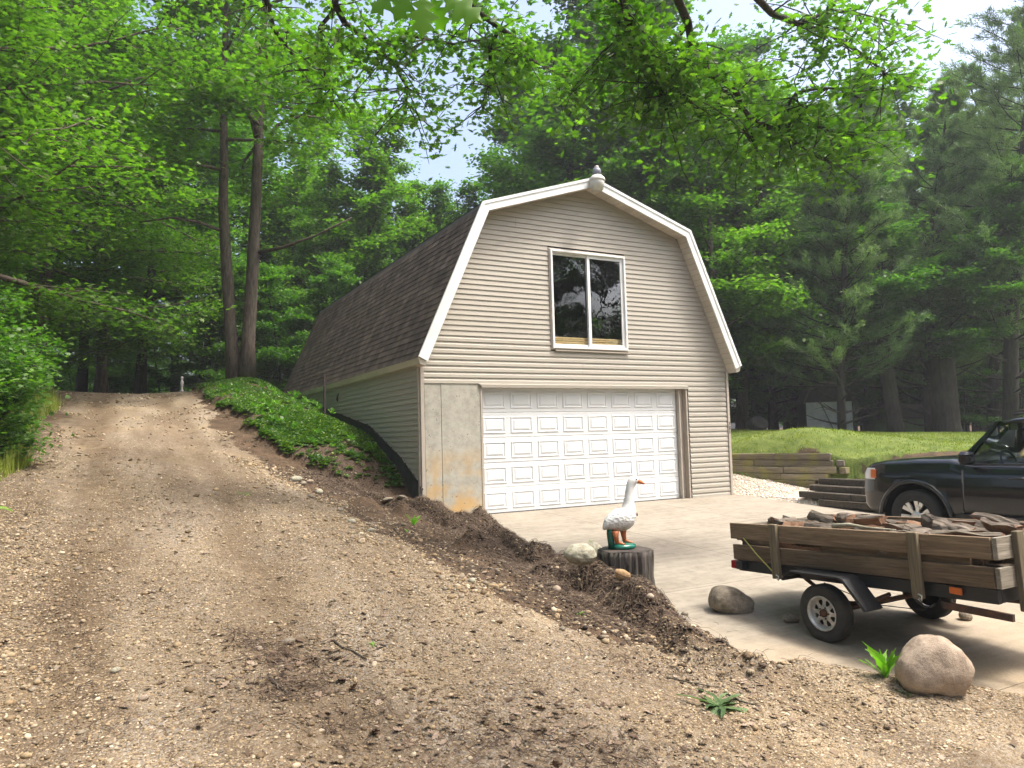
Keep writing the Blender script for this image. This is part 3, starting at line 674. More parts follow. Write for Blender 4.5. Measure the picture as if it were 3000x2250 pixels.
for r in range(5):
    o = MB().box((0, 0, 0), (DX1-DX0-.012, .03, SH-.006), bev=.006).build('door_section', M['doorwhite'], gd); o.location = ((DX0+DX1)/2, .128+rb.uniform(-.002, .002), SH*(r+.5)+.004)
    o.rotation_euler = (rb.uniform(-.006, .006), 0, 0)
    for c in range(8):
        p = link('panel', pm_, None, gd); p.location = (DX0+PWd*(c+.5), .1112, SH*(r+.5)+.004)
MB().box(((DX0+DX1)/2, .12, .004), (DX1-DX0, .05, .02)).build('bottom_seal', M['rubber'], gd)
# sliding window
win = MB(); z0, z1, x0, x1 = WZ0, WZ1, WX0, WX1
def frame_rect(mb, x0, x1, z0, z1, w, y, d, bev=.004):
    mb.box(((x0+x1)/2, y, z1-w/2), (x1-x0, d, w), bev=bev); mb.box(((x0+x1)/2, y, z0+w/2), (x1-x0, d, w), bev=bev)
    mb.box((x0+w/2, y, (z0+z1)/2), (w, d*.98, z1-z0-2*w), bev=bev); mb.box((x1-w/2, y, (z0+z1)/2), (w, d*.98, z1-z0-2*w), bev=bev)
frame_rect(win, x0, x1, z0, z1, .045, -.02, .1)
wo = win.build('window', M['white'], barn)
s1 = MB(); frame_rect(s1, x0+.045, CX+.03, z0+.045, z1-.045, .055, .03, .03); s1.build('sash', M['white'], wo)
s2 = MB(); frame_rect(s2, CX-.03, x1-.045, z0+.045, z1-.045, .07, -.012, .03); s2.build('sash', M['white'], wo)
for xa_, xb_, yy_, za_, zb_ in ((x0+.09, CX-.02, .03, z0+.09, z1-.09), (CX+.03, x1-.11, -.012, z0+.1, z1-.1)):
    MB().add([(xa_, yy_, za_), (xb_, yy_, za_), (xb_, yy_, zb_), (xa_, yy_, zb_)], [(0, 1, 2, 3)]).build('pane', M['glass'], wo)
tr = MB(); frame_rect(tr, x0-.028, x1+.028, z0-.028, z1+.028, .03, -.012, .045); tr.build('window_trim', M['trim'], wo)
dr = MB().box((0, 0, 0), (1.85, .025, .022), Ry(.004)).build('drip_strip', M['trim'], wo); dr.location = ((x0+x1)/2+.05, -.045, z0-.045)
# left side wall
FDN = [(-.05, .58), (.13, .70), (1.12, 1.15), (3.06, 1.79), (7.19, 2.39), (10.72, 2.80), (12.4, 2.84)]
def fdn_z(y): return float(np.interp(y, [p[0] for p in FDN], [p[1] for p in FDN]))
sw = MB().box((.04, BL/2, 1.4), (.06, BL, 2.82)).build('side_wall', M['darkgap'], barn)
z = .62
while z < 2.80:
    zt = min(z+C2, 2.805); ye = BL-.05
    for yy in np.arange(0, BL, .02):
        if fdn_z(yy) > z+.075: ye = yy; break
    if ye > .2:
        y0 = .075; cuts = [y0, ye]
        if ye > 5 and int(z*100) % 3 == 0: cuts = [y0, 3.66+y0, ye]
        for ya, yb in zip(cuts[:-1], cuts[1:]):
            pr = [(.008, z), (-.016, z), (-.003, zt), (.008, zt)]
            ya_ = ya+.001
            V = [(x, ya_, zz) for x, zz in pr]+[(x, yb, zz) for x, zz in pr]
            MB().add(V, [(3, 2, 1, 0), (4, 5, 6, 7)]+[(i, (i+1) % 4, 4+(i+1) % 4, 4+i) for i in range(4)]).build('siding_board', M['siding'], sw)
    z += C2
MB().box((-.012, .035, 1.42), (.05, .07, 2.84), bev=.004).build('corner_trim', M['trim'], barn)
fd = MB()
for (ya, za), (yb, zb) in zip(FDN[:-1], FDN[1:]):
    fd.prism([(-.03, ya, za), (-.03, yb, zb), (-.03, yb, zb-.035), (-.03, ya, za-.035)], (.04, 0, 0))
fd.build('foundation_cap', M['steel'], barn)
fd = MB()
for (ya, za), (yb, zb) in zip(FDN[:-1], FDN[1:]):
    fd.prism([(-.024, ya, za-.036), (-.024, yb, zb-.036), (-.024, yb, -.3), (-.024, ya, -.3)], (.02, 0, 0))
fd.build('foundation_wall', M['fdn'], barn)
sh = MB(); sh.box((BW-.04, BL/2, 1.5), (.06, BL, 2.9)); sh.prism([(x, BL-.06, z) for x, z in back], (0, .06, 0)); sh.build('rear_wall', M['siding'], barn)
MB().box((CX, BL/2, 2.78), (BW-.2, BL-.3, .05)).build('loft_floor', M['darkgap'], barn)
# roof: decks, shingles, rake boards, soffits
deck = MB()
for (xa, za), (xb, zb) in zip(PROF[:-1], PROF[1:]):
    t = Vector((xb-xa, zb-za)).normalized(); n = Vector((t.y, -t.x))
    deck.prism([(xa, -OH+.02, za), (xb, -OH+.02, zb), (xb+n.x*.03, -OH+.02, zb+n.y*.03), (xa+n.x*.03, -OH+.02, za+n.y*.03)], (0, BL+OH+.2, 0))
roof = deck.build('roof', M['sheddark'], barn)
def slope_frame(i):
    a = Vector((PROF[i][0], 0, PROF[i][1])); b = Vector((PROF[i+1][0], 0, PROF[i+1][1])); up = (b-a); L_ = up.length; up.normalize()
    along = Vector((0, 1, 0)); nrm = along.cross(up); 
    if nrm.z < 0: nrm = -nrm
    return a, up, nrm, L_
EXPO, TAB = .1435, .305
def tab_verts(w, h): return [(0, 0, .0075), (w, 0, .0075), (w, h, .001), (0, h, .001), (0, 0, 0), (w, 0, 0)], [(0, 1, 2, 3), (4, 5, 1, 0)]
tv, tf = tab_verts(TAB-.006, EXPO+.03); tmesh = bpy.data.meshes.new('shingle'); tmesh.from_pydata(tv, [], tf); tmesh.update(); tmesh.materials.append(M['shingle'])
near_t = []; rest = MB(); rr = RS(9)
a, up, nrm, L_ = slope_frame(0)
rows = int(L_/EXPO)
for r in range(rows):
    off = (r % 2)*TAB/2+rr.uniform(-.01, .01); y = -OH-off
    while y < BL+.2:
        y0 = max(y, -OH); y1 = min(y+TAB-.006, BL+.2)
        if y1-y0 > .03:
            p = a+up*(r*EXPO-.015)+Vector((0, y0, 0))+nrm*(.002+rr.uniform(0, .003)); near_t.append((y0, r, p, y1-y0))
        y += TAB
near_t.sort(key=lambda t: t[0])
for k, (y0, r, p, w) in enumerate(near_t):
    R3 = Matrix(((0, up.x, nrm.x), (1, up.y, nrm.y), (0, up.z, nrm.z)))
    if k < 300:
        o = link('shingle', tmesh, None, roof); o.matrix_world = Matrix.Translation(p) @ R3.to_4x4() @ Matrix.Diagonal((w/(TAB-.006), 1, 1, 1))
    else:
        V = [p+R3@Vector((v[0]*w/(TAB-.006), v[1], v[2])) for v in tv]; rest.add(V, tf)
stuff(rest.build('shingle_field', M['shingle'], roof))
up_sh = MB()
for i in (1, 2, 3):
    a, up, nrm, L_ = slope_frame(i)
    if i > 1: a, up, nrm, L_ = slope_frame(i)
    flip = 1
    for r in range(int(L_/EXPO)):
        s0 = r*EXPO if i == 1 else L_-(r+1)*EXPO
        lowside = 0 if i == 1 else 1
        p0 = a+up*s0+nrm*.002; p1 = a+up*(s0+EXPO)+nrm*.002
        h0, h1 = (.008, 0) if i == 1 else (0, .008)
        up_sh.add([p0+nrm*h0+Vector((0, -OH, 0)), p0+nrm*h0+Vector((0, BL+.2, 0)), p1+nrm*h1+Vector((0, BL+.2, 0)), p1+nrm*h1+Vector((0, -OH, 0))], [(0, 1, 2, 3)])
stuff(up_sh.build('shingle_field', M['shingle'], roof))
RK = offset_prof(.18); RK2 = offset_prof(.045); RO = offset_prof(-.012)
for i in range(4):
    q = [(RK2[i].x, RK2[i].y), (RK2[i+1].x, RK2[i+1].y), (RK[i+1].x, RK[i+1].y), (RK[i].x, RK[i].y)]
    MB().prism([(x, -OH-.02, z) for x, z in q], (0, .03, 0)).build('rake_board', M['white'], roof)
    q = [(RO[i].x, RO[i].y), (RO[i+1].x, RO[i+1].y), (RK2[i+1].x, RK2[i+1].y), (RK2[i].x, RK2[i].y)]
    MB().prism([(x, -OH-.034, z) for x, z in q], (0, .05, 0)).build('drip_edge', M['white'], roof)
# soffit panels under the gable overhang
for i in range(4):
    p, q = Vector((INN[i].x, 0, INN[i].y)), Vector((INN[i+1].x, 0, INN[i+1].y)); L_ = (q-p).length; t = (q-p)/L_; n = max(1, int(L_/.125))
    for k in range(n):
        s0 = k*L_/n+.006; s1 = (k+1)*L_/n-.006; A = p+t*s0; B_ = p+t*s1
        MB().prism([(A.x, -OH+.012, A.z), (B_.x, -OH+.012, B_.z), (B_.x, -.005, B_.z), (A.x, -.005, A.z)], (0, 0, .008)).build('soffit_panel', M['soffit'], roof)
# eave boxes
for sgn in (-1, 1):
    xo = CX+sgn*EX; xi = CX+sgn*(BW/2-.0); e = MB()
    e.prism([(xo, -OH+.011, EZ+.01), (xo+sgn*.012, -OH+.011, EZ-.015), (xo-sgn*.03, -OH+.011, EZ-.125), (xi+sgn*.0, -OH+.011, EZ-.155), (xi-sgn*.02, -OH+.011, EZ-.02)], (0, BL+OH+.18, 0))
    e.build('eave_box', M['soffit'], roof)
# house number on the corner trim
for dch, zz in (('1', 1.60), ('3', 1.50), ('1', 1.40)):
    cu = bpy.data.curves.new('digit', 'FONT'); cu.body = dch; cu.size = .105; cu.extrude = .003; cu.align_x = 'CENTER'
    to = bpy.data.objects.new('digit_text', cu); COL.objects.link(to); dm = bpy.data.meshes.new_from_object(to); bpy.data.objects.remove(to)
    o = link('digit', dm, M['black'], barn); o.matrix_world = Matrix.Translation((BW-.033, -.046, zz)) @ Matrix.Rotation(math.pi/2, 4, 'X')
# lumber behind the window
for k in range(4):
    o = MB().box((0, 0, 0), (1.7, .06, .036), bev=.003).build('lumber', M['lumber']); o.location = (CX+.02*k-.03, .085+.006*(k % 2), WZ0+.105+.043*k)
    tag(o, 'yellow pine board lying inside the loft window sill', 'lumber', 'boards stacked inside the loft window')
# yard light on the ridge
yl = thing('yard_light', 'dusk to dawn yard light with grey sensor on the gable peak', 'lamp', (CX-.02, -OH-.17, RZ_-.13)); yl.scale = (1.25, 1.25, 1.12)
MB().lathe([(.001, -.16), (.10, -.155), (.125, .0), (.12, .01)], 28).build('lens', M['lensglass'], yl)
MB().lathe([(.13, 0), (.135, .02), (.125, .06), (.085, .105), (.06, .11)], 28).build('housing', M['cream'], yl)
MB().lathe([(.072, .105), (.07, .2), (.055, .245), (.03, .255)], 20).build('sensor', M['grey'], yl)
MB().lathe([(.035, .252), (.035, .285), (.02, .295)], 12).build('photo_eye', M['cream'], yl)
MB().tube([(0, .0, .07), (0, .09, .05), (0, .16, .04)], .022, 8).build('bracket', M['grey'], yl)

# ------------------------------------------------------------------ rocks
def rock_mesh(seed, sub=4, rough=.16, flat=.75, facets=0):
    bm = bmesh.new(); bmesh.ops.create_icosphere(bm, subdivisions=sub, radius=1); r = RS(seed)
    V = np.array([v.co[:] for v in bm.verts]); d = np.ones(len(V))
    for k in range(9):
        n = r.normal(size=3); n /= np.linalg.norm(n); ph = r.uniform(0, 6); fq = r.uniform(1.2, 3.2); d += rough*.38*np.sin(V@n*fq+ph)
    for k in range(facets):
        n = r.normal(size=3); n /= np.linalg.norm(n); c = r.uniform(.62, .86); t = V@n; d = np.where(t*d > c, c/np.maximum(t, 1e-3)*.7+d*.3, d)
    for k in range(14):
        n = r.normal(size=3)*r.uniform(4, 9); d += rough*.05*np.sin(V@n+r.uniform(0, 6))
    V = V*d[:, None]
    for v, p in zip(bm.verts, V): v.co = p
    for f in bm.faces: f.smooth = True
    me = bpy.data.meshes.new('rock'); bm.to_mesh(me); bm.free(); return me
def rock(name, label, pos, size, seed, mat, rz=0, tilt=(0, 0), facets=3, sub=4, cat='rock', group=None, sink=.12):
    o = link(name, rock_mesh(seed, sub, facets=facets), M[mat]); o.scale = tuple(s/2 for s in size)
    o.location = (pos[0], pos[1], pos[2]+size[2]*(.5-sink)); o.rotation_euler = (tilt[0], tilt[1], rz)
    return tag(o, label, cat, group)
def padpt(u, v): 
    z = -.3
    for _ in range(6): p = at_z(u, v, z); z = float(pad_z(p[1]))
    return p
p = padpt(2012, 1492); rock('boulder', 'large smooth pinkish tan boulder beside the bright green weed', (p[0]+.005, p[1]-.03, p[2]-.04), (.51, .44, .52), 21, 'rock', -.5, (.1, -.12), 4)
p = padpt(1575, 1322); rock('boulder', 'grey tan angular boulder near the trailer tail light', (p[0]+.05, p[1]+.02, p[2]-.03), (.46, .36, .30), 34, 'rockgrey', -.35, (0, .1), 9)
p = at_depth(1262, 1222, 7.0); rock('boulder', 'pale mossy boulder against the goose stump', (p[0], p[1]+.05, p[2]+.02), (.33, .26, .22), 45, 'rockpale', -.4, (0, .15), 2)
p = at_depth(1286, 1190, 7.75); rock('small_rock', 'small upright pale rock behind the mossy boulder', (p[0], p[1], p[2]-.06), (.14, .14, .17), 52, 'rockpale', 0, (0, 0), 2, 3)
p = at_depth(1345, 1245, 6.85); rock('small_rock', 'small smooth orange brown rock in front of the stump', (p[0], p[1], p[2]-.03), (.15, .1, .09), 57, 'rockorange', -.4, (0, .25), 1, 3)
p = padpt(1713, 1345); rock('chock_rock', 'flat pale rock wedged behind the near trailer wheel', (p[0], p[1]+.02, p[2]), (.15, .13, .09), 61, 'rockgrey', .3, (0, 0), 2, 3)
p = padpt(2090, 1340); rock('chock_rock', 'small pale rock wedged before the far trailer wheel', (p[0], p[1]+.02, p[2]), (.12, .11, .11), 66, 'rockgrey', .1, (0, 0), 2, 3)
p = at_depth(1925, 1018, 14.6); rock('boulder', 'white weathered rock at the end of the mossy timber wall', (p[0], p[1], H(p[0], p[1])), (.62, .4, .28), 71, 'rockpale', -.4, (0, -.1), 3)
p = at_depth(1637, 922, 31); rock('boulder', 'rounded grey boulder in the shade of the pines', (p[0], p[1], H(p[0], p[1])), (.85, .8, .62), 77, 'stumpbark', .2, (0, 0), 2)
for k, (u, v, t, s) in enumerate([(885, 1055, 12.9, (.46, .32, .12)), (868, 1066, 12.6, (.32, .22, .09)), (838, 1055, 12.6, (.26, .2, .08))]):
    p = at_depth(u, v, t); rock('stone', ['tan flat stone slab at the foot of the barn corner', 'small tan stone beside the slab below the barn corner', 'small grey stone among ivy below the barn siding'][k], (p[0], p[1], H(p[0], p[1])), s, 80+k, 'rockgrey', k, (0, .3), 9, 3, sink=.45)
edge = [(640, 1040, .17), (655, 1048, .11), (668, 1043, .1), (690, 1066, .13), (672, 1075, .09), (930, 1222, .08), (1020, 1260, .07), (620, 1392, .075), (1203, 1278, .09), (760, 1130, .1), (735, 1105, .09), (1405, 1295, .07), (800, 1148, .07), (1215, 1360, .05), (560, 1405, .05), (250, 1452, .055), (1480, 1330, .06), (310, 1515, .05)]
for k, (u, v, s) in enumerate(edge):
    p = ground_at(u, v); o = rock('cobble', 'rounded river cobble lying along the edge of the gravel drive', p, (s*1.3, s, s*.8), 100+k % 5, ['rockpale', 'rockgrey', 'rock'][k % 3], k*1.3, (0, 0), 1, 2, 'stone', 'cobbles along the drive edge', .3)

# ------------------------------------------------------------------ stump and goose
SP = at_depth(1351, 1245, 7.5); SX, SY = float(SP[0]), float(SP[1]); SZ = float(pad_z(SY))-.02
STOP = float(at_depth(1351, 1187, 7.5)[2]); sr = RS(3)
ph = sr.uniform(0, 6, 8)
def swob(a, i): return 1+.045*math.sin(2*a+ph[0])+.03*math.sin(3*a+ph[1])+.034*math.sin(19*a+ph[2]+i*.35+.8*math.sin(3*a))+.026*math.sin(31*a+ph[3]-i*.5+math.sin(5*a))+.012*math.sin(47*a+i)
st = thing('tree_stump', 'dark weathered tree stump under the white goose', 'stump', (SX, SY, SZ))
hh = STOP-SZ; RR = .262
MB().lathe([(RR*1.14, 0), (RR*1.08, hh*.12), (RR*1.04, hh*.3), (RR*1.02, hh*.45), (RR*1.0, hh*.6), (RR*1.01, hh*.75), (RR*1.0, hh*.9), (RR*.985, hh)], 120, wob=swob).build('bark', M['stumpbark'], st)
tp = MB(); Vt = [(0, 0, hh+.012)]; Ft = []
for ring, (fr_, dz) in enumerate([(.3, .012), (.6, .011), (.85, .010), (.965, .004)]):
    for k in range(60):
        a = 2*math.pi*k/60; rr_ = RR*fr_*(1+.04*math.sin(2*a+ph[0])+.03*math.sin(3*a+ph[1])); Vt.append((rr_*math.cos(a), rr_*math.sin(a), hh+dz+.004*math.sin(5*a+ring*2)))
for k in range(60):
    Ft.append((0, 1+k, 1+(k+1) % 60))
    for ring in range(3): Ft.append((1+ring*60+k, 1+ring*60+60+k, 1+ring*60+60+(k+1) % 60, 1+ring*60+(k+1) % 60))
tp.add(Vt, Ft, 0, True).build('cut_top', M['stumptop'], st)
GS = 1.0
gang = math.atan2(_R0[1], _R0[0])+.12
goose = thing('goose_statue', 'white painted concrete goose statue standing on the stump', 'statue', (SX-.03, SY, STOP+.008), gang)
ST = [(-.192, .200, 42, .008, .012), (-.175, .222, 38, .030, .035), (-.14, .248, 30, .066, .066), (-.09, .268, 25, .098, .09), (-.03, .285, 24, .122, .108), (.03, .305, 32, .128, .114), (.068, .338, 50, .112, .104), (.085, .38, 70, .088, .086), (.087, .425, 85, .068, .068), (.09, .48, 86, .053, .051), (.095, .545, 84, .044, .042), (.104, .605, 78, .041, .039), (.118, .65, 66, .046, .042), (.138, .682, 45, .052, .046), (.163, .695, 15, .047, .043), (.185, .694, -5, .036, .034), (.2, .690, -12, .022, .022)]
rings = []
for cx_, cz_, an, rv, rh in ST:
    a = math.radians(an); nx_, nz_ = -math.sin(a), math.cos(a)
    rings.append([(cx_+nx_*rv*math.cos(q), rh*math.sin(q), cz_+nz_*rv*math.cos(q)) for q in [2*math.pi*k/20 for k in range(20)]])
gb = MB().loft(rings).build('body', M['goosewhite'], goose); sm = gb.modifiers.new('s', 'SUBSURF'); sm.levels = sm.render_levels = 1
rings = []
for cx_, cz_, rv, rh in [(.178, .684, .030, .030), (.205, .678, .024, .026), (.235, .664, .017, .022), (.258, .652, .009, .016), (.266, .647, .003, .006)]:
    rings.append([(cx_+.25*rv*math.cos(q), rh*math.sin(q), cz_+rv*math.cos(q)) for q in [2*math.pi*k/14 for k in range(14)]])
MB().loft(rings).build('beak', M['orange'], goose)
for s_ in (-1, 1):
    MB().lathe([(.001, -.004), (.008, 0), (.001, .004)], 10, (.168, s_*.0425, .703), Rx(math.pi/2)).build('eye', M['black'], goose)
for lx, ly in ((-.075, -.05), (.03, .045)):
    lg = MB().tube([(lx, ly, .19), (lx+.004, ly, .13), (lx+.012, ly, .075)], [.038, .026, .022], 12)
    for ta in (-.45, 0, .45): lg.tube([(lx+.005, ly, .075), (lx+.045, ly+ta*.05, .066), (lx+.085, ly+ta*.1, .056)], [.018, .013, .006], 8)
    lg.build('leg', M['orange'], goose)
MB().lathe([(.115, 0), (.128, .018), (.125, .038), (.10, .055), (.04, .060)], 30, (.01, 0, 0), Matrix.Diagonal((1.05, .9, 1)), wob=lambda a, i: 1+.05*math.sin(3*a+1)+.03*math.sin(5*a)).build('base', M['goosegreen'], goose)
MB().loft([[(x+.035*math.cos(q), .045*math.sin(q), z) for q in [2*math.pi*k/12 for k in range(12)]] for x, z in ((-.105, .0), (-.112, .08), (-.12, .16), (-.115, .2))]).build('tail_support', M['goosegreen'], goose)
MB().lathe([(.001, -.004), (.016, -.002), (.017, .002), (.001, .005)], 14, (.162, -.03, .345), Ry(math.pi/2), wob=lambda a, i: 1-.25*math.sin(a)*abs(math.sin(a))+.15*abs(math.cos(a))).build('heart', M['red'], goose)

# ------------------------------------------------------------------ trailer
TX, TY = 1.2, -8.33; TG = float(pad_z(TY))
trl = thing('utility_trailer', 'small black utility trailer with weathered board sides full of firewood', 'trailer', (TX, TY, TG), -math.pi/2)
TILT = Ry(-math.radians(2.8))
def tl(o): o.rotation_euler = (0, -math.radians(2.8), 0); return o
X0, X1, HW = -1.135, 1.335, .61
f = MB()
for s_ in (-1, 1): f.box(((X0+X1)/2, s_*(HW-.03), .53), (X1-X0, .05, .10), bev=.004)
for xx in (X0+.025, -.4, .4, X1-.025): f.box((xx, 0, .53), (.05, 2*HW-.11, .09))
tl(f.build('frame', M['black'], trl))
f = MB(); f.tube([(X1-.75, .36, .465), (X1+.95, .03, .45)], .034, 4); f.tube([(X1-.75, -.36, .465), (X1+.95, -.03, .45)], .034, 4); f.box((X1+1.0, 0, .455), (.22, .09, .07), bev=.01); f.tube([(X1+.7, .12, .1), (X1+.7, .12, .75)], .025, 10)
tl(f.build('tongue', M['rust'], trl))
MB().box(((X0+X1)/2, 0, .592), (X1-X0-.02, 2*HW-.12, .018)).build('deck', M['board'], trl).rotation_euler = (0, -math.radians(2.8), 0)
def bd(name, c, d, mat, rot=None, bev=.003):
    o = MB().box((0, 0, 0), d, bev=bev).build(name, M[mat], trl); v = TILT @ Vector(c); o.location = v
    o.rotation_euler = ((TILT @ (rot if rot is not None else Matrix.Identity(3))).to_euler()); return o
M['board_x'] = woodmat('weathered_board_long', (.27, .195, .125), (.10, .07, .046), None, 2.2, 0)
M['sunboard_y'] = woodmat('sunlit_board_cross', (.30, .27, .22), (.15, .13, .10), None, 2.2, 1)  # paler copy of the plank wood, sunlight on the ends put into its colour
for s_ in (-1, 1):
    yb = s_*(HW+.012)
    bd('plank', ((X0+X1)/2-.01, yb, .665), (X1-X0+.03, .036, .145), 'board_x'); bd('plank', ((X0+X1)/2-.02, yb, .87), (X1-X0+.05, .036, .155), 'board_x')
    bd('plank', (X0+1.65, s_*(HW-.028), .77), (1.3, .03, .12), 'board_x') if s_ < 0 else None
    for px in (-.6, .78):
        bd('stake', (px, s_*(HW+.052), .71), (.085, .042, .50), 'post', bev=.005)
        MB().tube([(px+.02, s_*(HW+.08), .47), (px+.045, s_*(HW+.09), .455), (px+.05, s_*(HW+.09), .49), (px+.02, s_*(HW+.085), .50)], .006, 6).build('stake_pin', M['alloy'], trl).rotation_euler = (0, -math.radians(2.8), 0)
for zz, hgt in ((.665, .145), (.87, .155)):
    bd('end_plank', (X1+.03, 0, zz), (.036, 2*HW+.04, hgt), 'sunboard_y')
    bd('end_plank', (X0-.005, 0, zz-.02), (.036, 2*HW-.06, hgt), 'sunboard_y')
for py in (-.40, .40): bd('stake', (X1+.07, py, .70), (.042, .09, .56), 'post', bev=.005)
def wheel(parent, c, side, R=.265, wd=.125, name='wheel', tyre='dustyrubber'):
    w = bpy.data.objects.new(name, None); COL.objects.link(w); w.parent = parent; w.location = c
    A = Rx(math.pi/2*(-side))       # local z -> outward
    r = R*.575
    MB().lathe([(r, -wd*.42), (R*.78, -wd*.5), (R*.93, -wd*.47), (R, -wd*.33), (R, -wd*.12), (R*.988, -wd*.11), (R*.988, -wd*.03), (R, -wd*.02), (R, wd*.1), (R*.988, wd*.11), (R*.988, wd*.2), (R, wd*.21), (R, wd*.33), (R*.93, wd*.47), (R*.78, wd*.5), (r, wd*.42)], 48, (0, 0, 0), A, caps=False).build('tyre', M[tyre], w)
    rim = MB().lathe([(r*1.03, -wd*.4), (r*.93, -wd*.3), (r*.93, wd*.2), (r*1.0, wd*.42), (r*1.06, wd*.45), (r*1.05, wd*.5), (r*.97, wd*.48), (r*.9, wd*.26), (r*.84, wd*.1)], 40, (0, 0, 0), A, caps=False)
    rim.lathe([(r*.47, wd*.17), (r*.45, wd*.2), (r*.2, wd*.2), (r*.18, wd*.15)], 32, (0, 0, 0), A)
    for k in range(8):
        a = 2*math.pi*k/8; dA = 2*math.pi/8*.34; q = []
        for rr_, da, zz in ((r*.46, dA*1.15, wd*.19), (r*.66, dA*.62, wd*.15), (r*.88, dA*.95, wd*.12)):
            q.append((rr_, da, zz))
        V = []
        for rr_, da, zz in q: V += [A@Vector((rr_*math.cos(a-da), rr_*math.sin(a-da), zz)), A@Vector((rr_*math.cos(a+da), rr_*math.sin(a+da), zz))]
        rim.add(V, [(0, 1, 3, 2), (2, 3, 5, 4)])
    rim.lathe([(r*.9, wd*.09), (r*.82, wd*.13), (r*.80, wd*.13)], 40, (0, 0, 0), A, caps=False)
    rim.build('rim', M['chrome'], w)
    MB().lathe([(r*.9, -wd*.1), (r*.88, -wd*.08)], 30, (0, 0, 0), A).build('dark_backing', M['black'], w)  # dark disc added as the shade behind the rim holes
    MB().lathe([(r*.24, wd*.1), (r*.24, wd*.36), (r*.2, wd*.42)], 16, (0, 0, 0), A).build('hub', M['rust'], w)
    lug = MB()
    for k in range(5):
        a = 2*math.pi*k/5; lug.lathe([(r*.05, wd*.18), (r*.05, wd*.27)], 6, A@Vector((r*.34*math.cos(a), r*.34*math.sin(a), 0)), A)
    lug.build('lug_nuts', M['rust'], w)
    return w
wheel(trl, (-.06, -.71, .238), -1, .241); wheel(trl, (-.06, .71, .238), 1, .241)
MB().tube([(-.06, -.66, .24), (-.06, .66, .24)], .024, 10).build('axle', M['rust'], trl)
f = MB()
for s_ in (-1, 1):
    f.tube([(-.42, s_*.53, .455), (-.2, s_*.53, .34), (0, s_*.53, .31), (.2, s_*.53, .34), (.42, s_*.53, .455)], .018, 6)
f.build('leaf_spring', M['rust'], trl)
for s_ in (-1, 1):
    P2 = [(-.42, .47), (-.40, .52), (-.33, .565), (.17, .585), (.22, .575), (.42, .36), (.40, .345), (.20, .56), (.17, .569), (-.32, .549), (-.385, .51), (-.40, .47)]
    MB().prism([(x, s_*.625, z) for x, z in P2], (0, s_*.21, 0)).build('fender', M['black'], trl)
tlg = MB().box((X0-.02, -HW-.02, .49), (.07, .10, .075), bev=.006).build('tail_light', M['red'], trl); MB().box((X0+.05, -HW-.02, .49), (.08, .10, .08), bev=.006).build('light_housing', M['black'], trl)
MB().box((X0-.02, HW+.02, .49), (.07, .10, .075), bev=.006).build('tail_light', M['red'], trl)
MB().box((1.02, -HW-.012, .595), (.09, .02, .05), bev=.004).build('marker_light', M['amber'], trl)
MB().tube([(-1.03, -HW-.045, .76), (-.86, -HW-.05, .62), (-.66, -HW-.075, .50)], .006, 6).build('tie_cord', M['rope'], trl)
MB().tube([(-.2, -.55, .45), (.3, -.58, .36), (.75, -.6, .40), (.85, -.62, .47)], .004, 5).build('wire', M['black'], trl)
MB().box((1.15, -.60, .47), (.5, .03, .05)).build('front_bracket', M['rust'], trl)
# firewood
lr = RS(12)
def log_mesh(seed):
    r = RS(seed); L_ = r.uniform(.26, .46); R_ = r.uniform(.04, .072); kind = seed % 3; n = 7
    prof = []
    if kind == 2: prof = [(R_*.8*math.cos(a), R_*.8*math.sin(a)) for a in np.linspace(0, 2*math.pi, 10)[:-1]]; barkn = len(prof)
    else:
        span = math.pi*(.5 if kind == 0 else .95); prof = [(R_*1.25*math.cos(a), R_*1.25*math.sin(a)) for a in np.linspace(0, span, n)]; barkn = n-1
        prof.append((r.uniform(-.02, .02), r.uniform(-.02, .0)))
    k = len(prof); rings = []
    for i, x in enumerate(np.linspace(-L_/2, L_/2, 6)):
        s_ = 1+.08*math.sin(i*1.7+seed); rings.append([(x+r.uniform(-.012, .012)*(i in (0, 5))*2, y*s_+r.normal()*.004+.012*math.sin(i*.9+seed), z*s_+r.normal()*.005) for y, z in prof])
    mb = MB(); V = [p for rg in rings for p in rg]
    fb = [(i*k+j, i*k+(j+1) % k, (i+1)*k+(j+1) % k, (i+1)*k+j) for i in range(5) for j in range(k) if j < barkn]
    fs = [(i*k+j, i*k+(j+1) % k, (i+1)*k+(j+1) % k, (i+1)*k+j) for i in range(5) for j in range(k) if j >= barkn]
    mb.add(V, fb, 1); b = len(mb.v)-len(V)
    for f_ in fs+[list(range(k))[::-1], [5*k+j for j in range(k)]]: mb.f.append([b+q for q in f_]); mb.m.append(0); mb.sm.append(False)
    me = mb.mesh('log'); me.materials.append(M['split']); me.materials.append(M['bark_log']); return me
LM = [log_mesh(k) for k in range(12)]
def box2world(x, y, z): 
    v = TILT @ Vector((x, y, z)); return Vector((TX+v.y, TY-v.x, TG+v.z))
def addlog(x, y, z, k, yaw, roll, pit=0, label='split firewood log lying on top of the trailer load', grp='logs on top of the load'):
    o = link('firewood_log', LM[k], None); o.location = box2world(x, y, z)
    o.rotation_euler = (Matrix.Rotation(-math.pi/2+yaw, 3, 'Z') @ Ry(pit) @ Rx(roll)).to_euler(); tag(o, label, 'log', grp); return o
for zi, zz in enumerate((.67, .76, .85)):
    for xx in (-.85, -.37, .12, .60, 1.06):
        for yy in (-.50, -.36, -.19, 0, .2, .4):
            if zi < 1 and yy > -.3: continue
            if zi == 1 and yy > .1: continue
            addlog(xx+lr.uniform(-.05, .05), yy+lr.uniform(-.03, .03), zz+lr.uniform(-.015, .015), lr.randint(12), lr.normal()*.12, lr.uniform(0, 6.3), 0, 'split firewood log packed inside the trailer box', 'logs packed inside the trailer')
